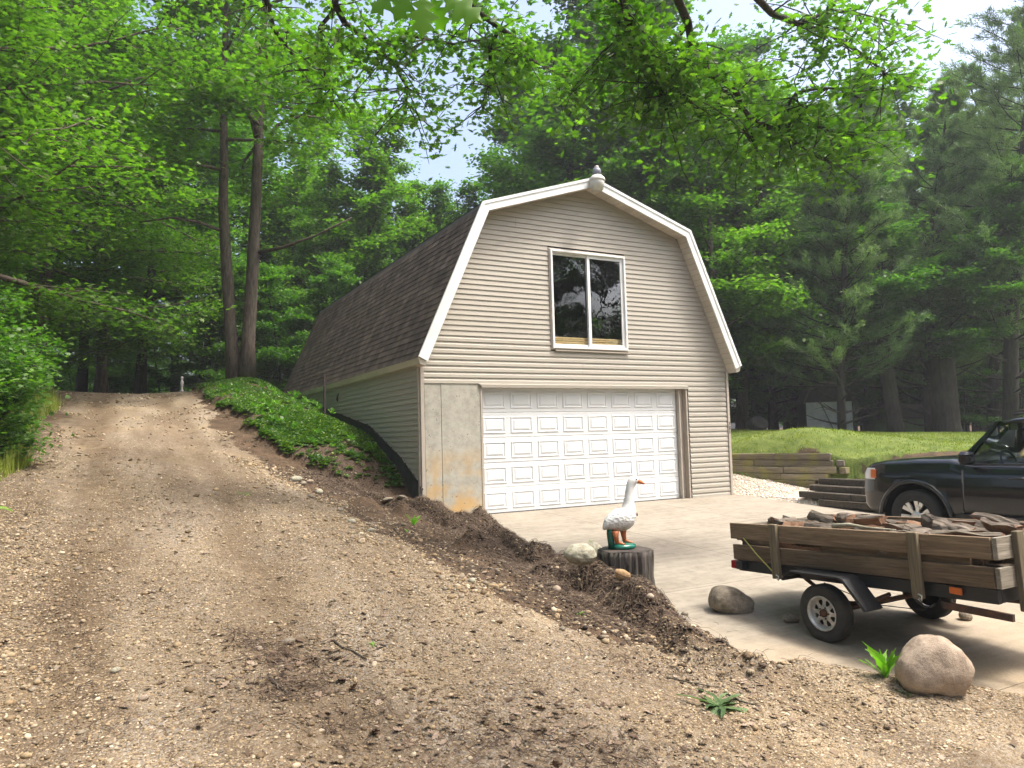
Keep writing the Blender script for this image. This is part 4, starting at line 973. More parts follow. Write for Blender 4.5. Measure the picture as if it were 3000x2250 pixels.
for xx in (-.92, -.6, -.25, .08, .4, .72, 1.08):
    for yy in (-.46, -.27, -.06, .15, .36, .5):
        if lr.rand() < .78:
            addlog(xx+lr.uniform(-.12, .12), yy+lr.uniform(-.05, .05), .885+lr.uniform(-.02, .025), lr.randint(12), lr.normal()*.3+(math.pi/2 if lr.rand() < .15 else 0), lr.uniform(0, 6.3), lr.normal()*.05)
for xx, yy, zz, k, roll in [(-.95, -.2, .975, 2, .4), (-.62, .1, .98, 1, 2), (-.3, .0, 1.0, 4, 1.2), (-.05, -.1, .985, 3, .8), (.55, .1, 1.0, 7, 2.2), (.95, .2, 1.0, 6, 1), (1.12, -.1, .985, 9, .7)]:
    addlog(xx, yy, zz-.045, k, lr.normal()*.25, roll, lr.normal()*.06)
br = MB().tube([(-.05, -.52, .955), (.1, -.5, .972), (.3, -.53, .958), (.55, -.52, .952)], [.022, .018, .012, .006], 8).build('branch', M['rockpale']); br.location = (TX, TY, TG); br.rotation_euler = (0, -math.radians(2.8), -math.pi/2)
tag(br, 'pale barkless branch lying along the trailer load', 'branch')

# ------------------------------------------------------------------ black off-road vehicle
CPX, CPY = 5.54, -5.82; CG = float(pad_z(CPY))
HWc = .955
suv = thing('black_suv', 'glossy black four wheel drive parked beyond the trailer', 'car', (CPX+HWc-.12, CPY, CG), math.pi/2+.03)
RW, XR = .385, -2.79
def ztop(x): return float(np.interp(x, [-3.95, -3.8, -.78, -.66, -.52, 0, .45, .68, .80, .88, .93], [1.10, 1.18, 1.16, 1.20, 1.225, 1.215, 1.185, 1.155, 1.11, 1.02, .78]))
def halfw(x): return float(np.interp(x, [-3.95, -3.85, -3.5, -2.8, -1.5, 0, .45, .65, .78, .86, .91, .93], [.80, .90, .945, HWc, HWc, HWc, .945, .93, .89, .83, .74, .62]))
def zlow(x):
    z = float(np.interp(x, [-3.95, -3.6, -3.3, .5, .75, .93], [.62, .5, .40, .40, .44, .56]))
    for xc in (0, XR):
        d = abs(x-xc)
        if d < .50: z = max(z, .36+math.sqrt(max(.50**2-d*d, 0))*1.0-.0)
    return z
sx = sorted(set(np.round(np.concatenate([np.arange(-3.95, .94, .08), np.arange(-.52, .53, .03), np.arange(XR-.52, XR+.53, .03), [.86, .89, .91, .93]]), 3)), reverse=True)
def csec(x, off=0, z_from=None, z_to=None):
    zb, zt, w = zlow(x), ztop(x), halfw(x)+off; zw = .84
    zs_ = [zb, zb+.03, zb+.1*(zt-zb), .62, .78, .86, .93, zt-.07, zt-.025, zt]
    zs_ = [max(zb, q) for q in zs_]; zs_ = np.maximum.accumulate(zs_)
    prof = [(w*float(np.interp(q, [.4, .5, .62, .80, .88, .95, 1.16], [.965, .985, .992, 1.0, .985, .982, .955])), q) for q in zs_[:-2]]
    prof += [(w*.925, zs_[-2]), (w*.86, zs_[-1])]
    return prof
body = MB(); rings = []
for x in sx:
    pr = csec(x); L1 = [(x, y, z) for y, z in pr]; rings.append([(x, 0.0, max(zlow(x), .42) if False else pr[0][1])]+L1+[(x, .4*halfw(x), ztop(x)+.018), (x, 0, ztop(x)+.022)]+[(x, -.4*halfw(x), ztop(x)+.018)]+[(x, -y, z) for _, y, z in L1[::-1]])
body.loft(rings, caps=True)
body.build('body', M['paint'], suv)
def side_patch(x0, x1, z0, z1, off, name, mat, side=1, n=24, zb=None):
    mb = MB(); V = []; Fs = []; zz = np.linspace(0, 1, 9); xx = np.linspace(x0, x1, n)
    for x in xx:
        pr = csec(x); ys = [p[0] for p in pr]; zs_ = [p[1] for p in pr]
        lo = max(z0(x) if callable(z0) else z0, zlow(x)+.005); hi = z1(x) if callable(z1) else z1
        for t in zz:
            z = lo+(hi-lo)*t; V.append((x, side*(float(np.interp(z, zs_, ys))+off), z))
    for i in range(n-1):
        for j in range(8): Fs.append((i*9+j, i*9+j+1, i*9+j+10, i*9+j+9))
    b = len(V); V2 = [(x, y-side*.012, z) for x, y, z in V]
    rim = [j for j in range(9)]+[i*9+8 for i in range(1, n)]+[(n-1)*9+j for j in range(7, -1, -1)]+[i*9 for i in range(n-2, 0, -1)]
    mb.add(V+V2, Fs+[(a, c, b+c, b+a) for a, c in zip(rim, rim[1:]+rim[:1])], 0, True)
    return mb.build(name, mat, suv)
for s_ in (1, -1):
    d1 = side_patch(-.70, -1.58, lambda x: .47, lambda x: ztop(x)-.03, .0035, 'door', M['paint'], s_)
    d2 = side_patch(-1.60, -2.42, lambda x: .47, lambda x: ztop(x)-.03, .0035, 'door', M['paint'], s_)
    for dd, hx in ((d1, -1.42), (d2, -2.28)):
        hd = MB().tube([(hx+.1, s_*(HWc+.003), .985), (hx+.08, s_*(HWc+.038), .988), (hx-.08, s_*(HWc+.038), .99), (hx-.1, s_*(HWc+.003), .988)], .014, 8).build('handle', M['paint'], dd)
    side_patch(-.56, -2.23, lambda x: .405, lambda x: .47, .014, 'sill_trim', M['plastic'], s_, 30)
    for xc in (0, XR):
        P_ = [(xc+.53*math.cos(a), s_*(HWc*.985), .36+.53*math.sin(a)) for a in np.linspace(.05, math.pi-.05, 24)]
        MB().tube(P_, [.035]*24, 8).build('arch_flare', M['paint'], suv)
        MB().lathe([(.05, -.36), (.49, -.35), (.495, -.02)], 32, (xc, s_*.93, .36), Rx(-math.pi/2*s_), caps=False).build('wheel_well', M['black'], suv)
    # lamps
    hl = []
    side_patch(.62, .87, lambda x: .90, lambda x: min(1.07, ztop(x)-.03), .006, 'headlight', M['clearlens'], s_, 10)
    side_patch(.60, .70, lambda x: .92, lambda x: 1.05, .012, 'marker_lamp', M['amber'], s_, 6)
    side_patch(-3.6, -3.82, lambda x: .95, lambda x: 1.12, .006, 'tail_lamp', M['red'], s_, 6)
    # mirror
    mr = MB().box((-.86, s_*1.075, 1.25), (.15, .20, .17), Rz(-.1*s_), .055).build('mirror', M['paint'], suv); MB().box((-.84, s_*.96, 1.18), (.07, .14, .05), bev=.012).build('mirror_arm', M['plastic'], mr)
    for xc in (0, XR):
        w = bpy.data.objects.new('wheel', None); COL.objects.link(w); w.parent = suv; w.location = (xc, s_*.825, RW); A = Rx(-math.pi/2*s_)
        R, wd, r = RW, .265, .235
        MB().lathe([(r, -wd*.45), (R*.8, -wd*.5), (R*.95, -wd*.46), (R, -wd*.32), (R, wd*.32), (R*.95, wd*.46), (R*.8, wd*.5), (r*1.04, wd*.44)], 48, (0, 0, 0), A, caps=False).build('tyre', M['rubber'], w)
        MB().lathe([(r*1.04, -wd*.4), (r*.95, wd*.1), (r*.99, wd*.4), (r*1.04, wd*.44), (r*1.0, wd*.46), (r*.93, wd*.38), (r*.9, wd*.12), (r*.2, wd*.1)], 48, (0, 0, 0), A).build('rim', M['plastic'], w)
        sp = MB()
        for k in range(6):
            a = 2*math.pi*k/6+.25
            for (r0, a0, r1, a1) in ((.05, 0, .15, 0), (.12, -.12, .22, -.20), (.12, .12, .22, .20)):
                p0 = Vector((r0*math.cos(a+a0), r0*math.sin(a+a0), wd*.33)); p1 = Vector((r1*math.cos(a+a1), r1*math.sin(a+a1), wd*.42)); d_ = (p1-p0).normalized(); n_ = Vector((-d_.y, d_.x, 0))
                V = [p0-n_*.026, p0+n_*.026, p1+n_*.030, p1-n_*.030]; dn = Vector((0, 0, -.03))
                sp.add([A@v for v in V]+[A@(v+dn) for v in V], [(0, 1, 2, 3), (0, 4, 5, 1), (1, 5, 6, 2), (2, 6, 7, 3), (3, 7, 4, 0)])
        sp.lathe([(.075, wd*.3), (.07, wd*.36), (.03, wd*.38)], 20, (0, 0, 0), A)
        sp.build('spokes', M['alloy'], w)
# greenhouse
def gy_(z): return HWc*.925-(z-1.15)*.30
cab = MB(); ZR = 1.765
rx = [(-1.06, ZR-.03), (-1.3, ZR+.015), (-1.5, ZR+.025), (-2.2, ZR+.04), (-3.0, ZR+.03), (-3.5, ZR-.01)]
rings = []
for x, z in rx:
    w = gy_(ZR)-.005; rings.append([(x, -w, z-.055), (x, -w*.97, z-.02), (x, -w*.8, z), (x, -w*.3, z+.015), (x, w*.3, z+.015), (x, w*.8, z), (x, w*.97, z-.02), (x, w, z-.055), (x, w*.9, z-.07), (x, -w*.9, z-.07)])
cab.loft(rings); cab.build('roof', M['paint'], suv)
def pillar(xb, xt, wb, wt, s_, name='pillar'):
    mb = MB(); zb_, zt_ = 1.13, ZR-.03; rings = []
    for t in np.linspace(0, 1, 6):
        z = zb_+(zt_-zb_)*t; x = xb+(xt-xb)*t; w = wb+(wt-wb)*t; y = s_*(gy_(z)-.0)
        rings.append([(x+w/2, y-s_*.05, z), (x+w/2-.01, y, z), (x-w/2+.01, y, z), (x-w/2, y-s_*.05, z)])
    mb.loft(rings, smooth=False); return mb.build(name, M['paint'], suv)
for s_ in (1, -1):
    pillar(-.66, -1.10, .10, .07, s_); pillar(-1.60, -1.68, .09, .09, s_); pillar(-2.42, -2.40, .09, .10, s_); pillar(-3.62, -3.32, .34, .30, s_)
    # window glass and sill
    for (xa, xb, xc_, xd) in ((-.70, -1.56, -1.64, -1.12), (-1.64, -2.38, -2.36, -1.72), (-2.46, -3.46, -3.18, -2.44)):
        V = []
        for (x, z) in ((xa, 1.14), (xb, 1.14), (xc_, ZR-.05), (xd, ZR-.05)): V.append((x, s_*(gy_(z)-.02), z))
        MB().add(V, [(0, 1, 2, 3)]).build('side_window', M['carglass'], suv)
    MB().tube([(-.68, s_*.905, 1.155), (-1.6, s_*.905, 1.165), (-3.6, s_*.90, 1.175)], .014, 6).build('belt_trim', M['plastic'], suv)
    MB().tube([(-1.3, s_*.68, ZR+.06), (-1.5, s_*.68, ZR+.075), (-3.2, s_*.68, ZR+.075), (-3.4, s_*.68, ZR+.04)], .016, 6).build('roof_rail', M['plastic'], suv)
w0, w1 = gy_(1.15)-.03, gy_(ZR)-.03
MB().add([(-.58, -w0, 1.17), (-.58, w0, 1.17), (-1.08, w1, ZR-.03), (-1.08, -w1, ZR-.03), (-.50, 0, 1.21), (-1.03, 0, ZR-.0)], [(0, 4, 5, 3), (4, 1, 2, 5)]).build('windscreen', M['carglass'], suv)
MB().add([(-3.85, -w0, 1.15), (-3.85, w0, 1.15), (-3.5, w1, ZR-.05), (-3.5, -w1, ZR-.05)], [(0, 1, 2, 3)]).build('rear_window', M['carglass'], suv)
MB().box((-.82, 0, 1.13), (.4, 1.55, .12), Ry(.12), .04).build('dashboard', M['plastic'], suv)
MB().tube([(-1.06+.06*math.sin(a), .38+.185*math.cos(a), 1.16+.175*math.sin(a)) for a in np.linspace(0, 2*math.pi, 25)], .016, 8, caps=False).build('steering_wheel', M['plastic'], suv)
for yy in (-.38, .38):
    se = MB(); se.box((-1.75, yy, .98), (.16, .5, .75), Ry(-.2), .05); se.box((-1.86, yy, 1.46), (.11, .27, .2), Ry(-.2), .04); se.build('seat', M['plastic'], suv)
MB().box((-2.75, 0, 1.05), (.2, 1.3, .65), Ry(-.2), .05).build('seat', M['plastic'], suv)
MB().box((-.95, 0, 1.64), (.03, .22, .06), bev=.01).build('rear_view_mirror', M['plastic'], suv)
gr = MB()
for k in range(5): gr.box((.905, 0, .70+.05*k), (.05, .95, .018))
gr.build('grille', M['plastic'], suv)

# ------------------------------------------------------------------ timber wall and steps
def timber(parent, a, b, z, hgt=.155, dep=.155, mat='timber', name='timber'):
    a = Vector((a[0], a[1], 0)); b = Vector((b[0], b[1], 0)); L_ = (b-a).length; r = RS(int(abs(a.x*977+a.y*577+z*313)) % 9999)
    o = MB().box((0, 0, 0), (L_-.008, dep, hgt-.006), bev=.014).build(name, M[mat], parent)
    me = o.data; co = np.array([v.co[:] for v in me.vertices])+r.normal(size=(len(me.vertices), 3))*.005
    me.vertices.foreach_set('co', co.astype(np.float32).ravel())
    c = (a+b)/2; o.location = (c.x+r.uniform(-.008, .008), c.y, z+hgt/2); o.rotation_euler = (0, r.uniform(-.006, .006), math.atan2(b.y-a.y, b.x-a.x)); return o
tw = thing('timber_wall', 'low retaining wall of stacked mossy timbers below the lawn', 'retaining wall', (0, 0, 0))
A0, A1 = Vector((9.30, -1.62)), Vector((8.18, 1.35)); dv = (A1-A0).normalized(); nv = Vector((-dv.y, dv.x)) if False else Vector((dv.y, -dv.x)); LT = (A1-A0).length
for r, (zz, off, cuts) in enumerate([(.285, .0, [.25, 1.35, LT]), (.44, .02, [.10, 1.28, LT]), (.595, .05, [.18, 2.0, LT]), (.75, .07, [.22, 1.5, LT]), (.13, -.02, [.55, 1.7, LT])]):
    for ca_, cb_ in zip(cuts[:-1], cuts[1:]): timber(tw, A0+dv*ca_+nv*off, A0+dv*cb_+nv*off, zz)
timber(tw, (9.30, -1.6), (10.05, -1.25), .595, mat='endboard'); timber(tw, (9.28, -1.66), (9.9, -1.6), .44, mat='timber')
stp = thing('timber_steps', 'four dark timber steps rising from the pale gravel', 'steps', (0, 0, 0))
for r, (xx, ya, zz) in enumerate([(7.62, -2.35, -.10), (7.70, -1.80, .03), (7.86, -1.92, .165), (8.02, -2.05, .30)]):
    ys_ = [ya, ya-1.25, ya-2.6]
    for a_, b_ in zip(ys_[:-1], ys_[1:]): timber(stp, (xx+.08, a_), (xx+.08, b_), zz, .14, .17, 'step')
    MB().box((xx+.6, ya-1.3, zz-.05), (.9, 2.55, .16)).build('step_fill', M['rockgrey'], stp)

# ------------------------------------------------------------------ sheds, post, crest ornaments
def basis(u, v, t, back=0):
    p = at_depth(u, v, t); return p
p = at_depth(1793, 930, 33.6); rz = -YAW-.22
s1 = thing('garden_shed', 'small dark gambrel roofed shed with a white board front', 'shed', (p[0], p[1], p[2]-.15), rz)
w = 1.25; prof = [(-w, 1.55), (-w*.75, 2.2), (0, 2.62), (w*.75, 2.2), (w, 1.55)]
MB().prism([(-w+.05, 0, 0), (w-.05, 0, 0), (w-.05, 0, 1.55), (w*.72, 0, 2.15), (0, 0, 2.52), (-w*.72, 0, 2.15), (-w+.05, 0, 1.55)], (0, 2.4, 0)).build('wall', M['sheddark'], s1); s1.scale = (.88, .88, .9)
for k in range(8): MB().box((-.98+.28*k, -.03, .82), (.27, .05, 1.6), bev=.006).build('board', M['shedwhite'], s1)
rf = MB()
for (xa, za), (xb, zb) in zip(prof[:-1], prof[1:]): rf.prism([(xa, -.15, za), (xb, -.15, zb), (xb, -.15, zb+.07), (xa, -.15, za+.07)], (0, 2.7, 0))
rf.build('roof', M['shedroof'], s1)
MB().tube([(x, -.17, z+.03) for x, z in prof], .045, 6).build('rake_trim', M['post'], s1)
MB().tube([(.2, -.1, 0.1), (-.45, -.1, 1.7)], .025, 6).build('leaning_pole', M['post'], s1)
p = at_depth(1965, 940, 36)
s2 = thing('garden_shed', 'low green board shed with brown shingled roof behind the trunks', 'shed', (p[0], p[1], p[2]-.7), -YAW-.1)
for k in range(11): MB().box((-1.5+.3*k, 0, .8), (.29, .06, 1.66), bev=.006).build('board', M['shedgreen'], s2)
MB().box((0, 1.0, .8), (3.25, 1.9, 1.6)).build('wall', M['shedgreen'], s2)
MB().prism([(-1.75, -.3, 1.58), (-1.75, 1.0, 2.25), (-1.75, 2.3, 1.58), (-1.75, 2.3, 1.5), (-1.75, 1.0, 2.17), (-1.75, -.3, 1.5)], (3.5, 0, 0)).build('roof', M['shedroof'], s2)
p = at_depth(2072, 945, 40)
s3 = thing('garden_shed', 'pale green shed wall showing past the thick trunk', 'shed', (p[0], p[1], p[2]-.4), -YAW)
for k in range(4): MB().box((-.45+.3*k, 0, .8), (.29, .06, 1.6), bev=.006).build('board', M['shedgreen'], s3)
MB().box((0, .8, .8), (1.2, 1.5, 1.6)).build('wall', M['shedgreen'], s3); MB().box((0, .75, 1.65), (1.5, 1.9, .1), Rx(.15)).build('roof', M['shedroof'], s3)
pz0 = at_depth(700, 888, 17.2); pz1 = at_depth(696, 808, 17.2)
po = MB().prism([(0, 0, 0), (.05, 0, 0), (.05, .008, 0), (.008, .008, 0), (.008, .05, 0), (0, .05, 0)], (0, 0, float(pz1[2]-pz0[2])+.35)).build('steel_post', M['steel']); po.location = (pz0[0], pz0[1], pz0[2]-.35)
tag(po, 'rusty angle steel post beside the barn siding', 'post')
hk = MB().tube([(-.02, 0, .12), (-.05, 0, .05), (-.06, 0, -.05), (-.045, 0, -.09)], [.012, .02, .028, .01], 8).build('cable_end', M['black']); q = at_depth(719, 850, 18.6); hk.location = (-.0, 5.6, 2.55)
tag(hk, 'black cable end hanging on the side siding', 'cable')
p = ground_at(146, 842); pt = MB(); pt.box((0, 0, .1), (.46, .3, .16), bev=.02); pt.box((0, 0, .2), (.52, .36, .06), bev=.015)
o = pt.build('planter', M['terracotta']); o.location = p; o.rotation_euler = (0, 0, .2); tag(o, 'orange plastic planter box at the top of the gravel drive', 'planter')
p = ground_at(393, 846); o = MB().lathe([(.06, 0), (.05, .03), (.03, .06), (.035, .18), (.055, .28), (.04, .36), (.025, .38), (.045, .43), (.04, .48), (.01, .5)], 14).build('garden_statue', M['cream']); o.location = p; tag(o, 'tiny white figurine at the crest of the drive', 'statue')

# ------------------------------------------------------------------ leaves and trees
LQ_V = np.array([(0, 0, 0), (.45, .36, .07), (1, 0, -.04), (.45, -.36, .07)]); LQ_F = np.array([(0, 1, 2, 3)])
_o = [(0, 0), (.10, .46), (.32, .24), (.66, .44), (.60, .17), (1, 0), (.60, -.17), (.66, -.44), (.32, -.24), (.10, -.46)]
LM_V = np.array([(.36, 0, .05)]+[(x, y, -.10*abs(y)-.05*x*x) for x, y in _o]); LM_F = np.array([(0, 1+i, 1+(i+1) % 10) for i in range(10)])
_h = [(0, .015), (.2, .10), (.27, .27), (.38, .11), (.52, .37), (.64, .14), (.78, .27), (.84, .11), (1, 0)]
_ov = [(x, 0, .03-.10*(x-.5)**2) for x, _ in _h]+[(x, y, -.15*y) for x, y in _h]+[(x, -y, -.15*y) for x, y in _h]; _n9 = len(_h)
_of = []
for i in range(_n9-1):
    for s_ in (1, 2):
        a, b, c, d = i, i+1, s_*_n9+i+1, s_*_n9+i
        _of += [(a, b, c), (a, c, d)] if s_ == 2 else [(a, c, b), (a, d, c)]
LO_V = np.array(_ov); LO_F = np.array(_of)
def wander(p0, d0, L_, n, r, up=0., wob=.25, sag=0.):
    P = [np.array(p0, float)]; d = np.array(d0, float); d /= np.linalg.norm(d)
    for i in range(n):
        d = d+r.normal(size=3)*wob/n**.5*.6+np.array([0, 0, up-sag*i/n])/n; d /= np.linalg.norm(d); P.append(P[-1]+d*L_/n)
    return np.array(P)
def grow(seed, trunks, spread, base, nlimb, nsub, nleaf, lv, lf, lsize, mats, flat=.35, el=(.75, .0), leafspread=.42, up=.25, sag=0., prof=None, tilt=.5, limb_r=.35, seg=8):
    """returns wood mesh, leaf mesh. trunks: list of (points, r0)"""
    r = RS(seed); mb = MB(); tips = []; wts = []
    for P, r0 in trunks:
        P = np.array(P, float); n = len(P); mb.tube(P, [r0*(1.35 if i == 0 else 1)*(1-.82*i/(n-1)) for i in range(n)], 12 if r0 > .15 else seg)
        cum = np.r_[0, np.cumsum(np.linalg.norm(np.diff(P, axis=0), axis=1))]; LT_ = cum[-1]
        def pt(s): return np.array([np.interp(s, cum, P[:, k]) for k in range(3)])
        az = r.uniform(0, 6.28); nl = max(3, nlimb//len(trunks))
        for i in range(nl):
            t = base+(1-base)*((i+r.uniform(.0, .9))/nl); p0 = pt(t*LT_); az += 2.4+r.normal()*.35
            q = (t-base)/(1-base); L_ = spread*(prof(q) if prof else (1-.55*q)*(.75+.25*math.sin(math.pi*min(q*1.6, 1))))*r.uniform(.75, 1.15)
            e = el[0]*q+el[1]*(1-q)+r.normal()*.12
            d = (math.cos(az)*math.cos(e), math.sin(az)*math.cos(e), math.sin(e)); rad = r0*limb_r*(1-.65*t)
            B = wander(p0, d, L_, 7, r, up, .35, sag); mb.tube(B, [rad*(1-.88*k/7)+.006 for k in range(8)], 6, caps=False)
            for k in range(nsub):
                s = r.uniform(.22, 1.)*7; b0 = int(min(s, 6)); q0 = B[b0]+(B[b0+1]-B[b0])*(s-b0)
                ax = B[min(b0+1, 7)]-B[b0]; ax /= np.linalg.norm(ax); sd_ = np.cross(ax, (0, 0, 1)); sd_ /= np.linalg.norm(sd_)+1e-6
                dd = ax*r.uniform(.25, .8)+sd_*r.choice([-1, 1])*r.uniform(.5, 1)+np.array([0, 0, r.normal()*.22])
                SB = wander(q0, dd, L_*r.uniform(.22, .45), 4, r, .05, .35, sag*.5); mb.tube(SB, [rad*.28*(1-.2*j)+.003 for j in range(5)], 4, caps=False)
                tips.append(SB); wts.append(L_)
            tips.append(B[3:8] if len(B) > 7 else B); wts.append(L_)
    wts = np.array(wts); wts /= wts.sum(); idx = r.choice(len(tips), nleaf, p=wts); T = np.array([x[-5:] if len(x) >= 5 else x for x in tips])
    s = r.uniform(.3, 4.25, nleaf); b0 = np.minimum(s.astype(int), 3); fr_ = (s-b0)[:, None]
    pos = T[idx, b0]*(1-fr_)+T[idx, b0+1]*fr_
    sc = spread*.085*leafspread/.42
    pos += r.normal(size=(nleaf, 3))*np.array([sc, sc, sc*flat]); pos[:, 2] -= np.abs(r.normal(size=nleaf))*sc*.3
    R = rotmats(r.uniform(0, 6.28, nleaf), np.abs(r.normal(size=nleaf))*tilt, r.uniform(0, 6.28, nleaf))
    V, Fc = scatter(lv, lf, pos, lsize*r.uniform(.65, 1.2, (nleaf, 1)), R)
    wm = mb.mesh('trunk'); wm.materials.append(mats[0]); lm = np_mesh('crown', V, Fc); lm.materials.append(mats[1])
    return wm, lm
def straight(h, r, seed, lean=.04, n=9):
    q = RS(seed); P = [np.zeros(3)]; d = np.array([q.normal()*lean, q.normal()*lean, 1])
    for i in range(n): d = d+np.array([q.normal()*.035, q.normal()*.035, 0]); P.append(P[-1]+d/np.linalg.norm(d)*h/n)
    return [(P, r)]
class Proto:
    def __init__(s, name, label, group, wm, lm, cat='tree', parts=('trunk', 'crown')): s.name, s.label, s.group, s.wm, s.lm, s.cat, s.parts = name, label, group, wm, lm, cat, parts
    def put(s, x, y, sc=1., rz=None, z=None, sz=None, label=None, group=None):
        t = thing(s.name, label or s.label, s.cat, (x, y, (H(x, y) if z is None else z)-.06), rng.uniform(0, 6.28) if rz is None else rz, group or s.group)
        t.scale = (sc, sc, sz or sc); link(s.parts[0], s.wm, None, t); link(s.parts[1], s.lm, None, t); return t
MA, MBm = [], []
G1 = 'woodland maples behind the barn'
for k in range(3):
    w, l = grow(40+k, straight(20, .26, k), 4.6, .22, 30, 9, 30000, LQ_V, LQ_F, .24, (M['barkdark'], M['leaf_dark']), .3, (.85, .05)); MA.append(Proto('maple_tree', 'tall dark green woodland maple in the trees beyond the barn', G1, w, l))
for k in range(2):
    w, l = grow(60+k, straight(15, .2, 10+k), 4.2, .14, 26, 9, 26000, LQ_V, LQ_F, .22, (M['bark'], M['leaf_maple']), .3, (.8, .0)); MBm.append(Proto('young_maple', 'mid sized bright green maple in the trees beyond the barn', 'bright green maples behind the barn', w, l))
w, l = grow(71, straight(7.5, .07, 21), 2.7, .10, 26, 8, 14000, LQ_V, LQ_F, .17, (M['barkdark'], M['leaf_pale']), .22, (.5, -.05)); UND = Proto('understory_sapling', 'pale green understory sapling in the woodland shade', 'saplings in the woodland shade', w, l)
w, l = grow(74, straight(22, .2, 25), 3.8, .3, 24, 7, 11000, LQ_V, LQ_F, .24, (M['barkdark'], M['leaf_maple']), .4, (.95, .35)); SPARSE = Proto('sparse_tree', 'tall thin crowned tree with sky showing through it', 'thin crowned trees above the pines', w, l)
# white pines
def pine(seed, h, r0, base, Lmax, ntuft):
    r = RS(seed); mb = MB(); (P, _), = straight(h, r0, seed, .02, 10); P = np.array(P); mb.tube(P, [r0*(1-.9*i/10) for i in range(11)], 10)
    tuft = []; z = base*h*.25
    while z < h*.98:
        q = z/h; nb = r.randint(4, 7); az0 = r.uniform(0, 6.28); live = q > base; nb = nb if live else 3
        for k in range(nb):
            az = az0+k*6.28/nb+r.normal()*.25; L_ = Lmax*(1-q)**.6*r.uniform(.6, 1.1)*(1 if live else .55); p0 = np.array([np.interp(z, P[:, 2], P[:, 0]), np.interp(z, P[:, 2], P[:, 1]), z])
            B = wander(p0, (math.cos(az), math.sin(az), .12+.35*q), L_, 6, r, .25, .25); mb.tube(B, [.045*(1-q)*(1-.85*j/6)+.007 for j in range(7)], 5, caps=False)
            if not live:
                for j in range(2): mb.tube(wander(B[3+j], (math.cos(az+r.normal()), math.sin(az+r.normal()), 0), L_*.3, 3, r), [.01, .008, .006, .004], 4, caps=False)
                continue
            for j in range(7):
                s = r.uniform(1.6, 6); b0 = int(min(s, 5)); q0 = B[b0]+(B[b0+1]-B[b0])*(s-b0); ax = B[b0+1]-B[b0]; ax /= np.linalg.norm(ax); sd_ = np.cross(ax, (0, 0, 1))
                SB = wander(q0, ax*.8+sd_*r.choice([-1, 1])*r.uniform(.3, .9)+np.array([0, 0, .15]), L_*.28, 3, r, .2, .3); mb.tube(SB, [.008, .006, .005, .004], 4, caps=False)
                for t in (1.2, 1.8, 2.4, 3): tuft.append((SB[min(int(t), 2)]+(SB[min(int(t), 2)+1]-SB[min(int(t), 2)])*(t-min(int(t), 2)), SB[3]-SB[0]))
            tuft.append((B[6], B[6]-B[5]))
        z += h*.032*r.uniform(.8, 1.3)
    tp_ = np.array([t[0] for t in tuft]); td = np.array([t[1] for t in tuft]); td /= np.linalg.norm(td, axis=1)[:, None]; n = len(tp_); m = ntuft
    d = np.repeat(td, m, 0)*.75+r.normal(size=(n*m, 3))*.55+np.array([0, 0, .12]); d /= np.linalg.norm(d, axis=1)[:, None]; p0 = np.repeat(tp_, m, 0)+r.normal(size=(n*m, 3))*.06
    Ln = r.uniform(.13, .22, (n*m, 1)); sd_ = np.cross(d, r.normal(size=(n*m, 3))); sd_ /= np.linalg.norm(sd_, axis=1)[:, None]
    V = np.stack([p0-sd_*.013, p0+sd_*.013, p0+d*Ln], 1).reshape(-1, 3); Fc = np.arange(len(V)).reshape(-1, 3)
    wm = mb.mesh('trunk'); wm.materials.append(M['barkdark']); lm = np_mesh('needles', V, Fc); lm.materials.append(M['needle']); print('pine tufts', n); return wm, lm
GP = 'white pines at the edge of the lawn'
w, l = pine(81, 19, .27, .16, 4.6, 22); PN1 = Proto('white_pine', 'white pine with layered needle boughs at the lawn edge', GP, w, l, parts=('trunk', 'needles'))
w, l = pine(85, 14, .17, .10, 3.2, 20); PN2 = Proto('white_pine', 'white pine with layered needle boughs at the lawn edge', GP, w, l, parts=('trunk', 'needles'))
def by_ray(u, d): p = at_depth(u, 900, d); return float(p[0]), float(p[1])
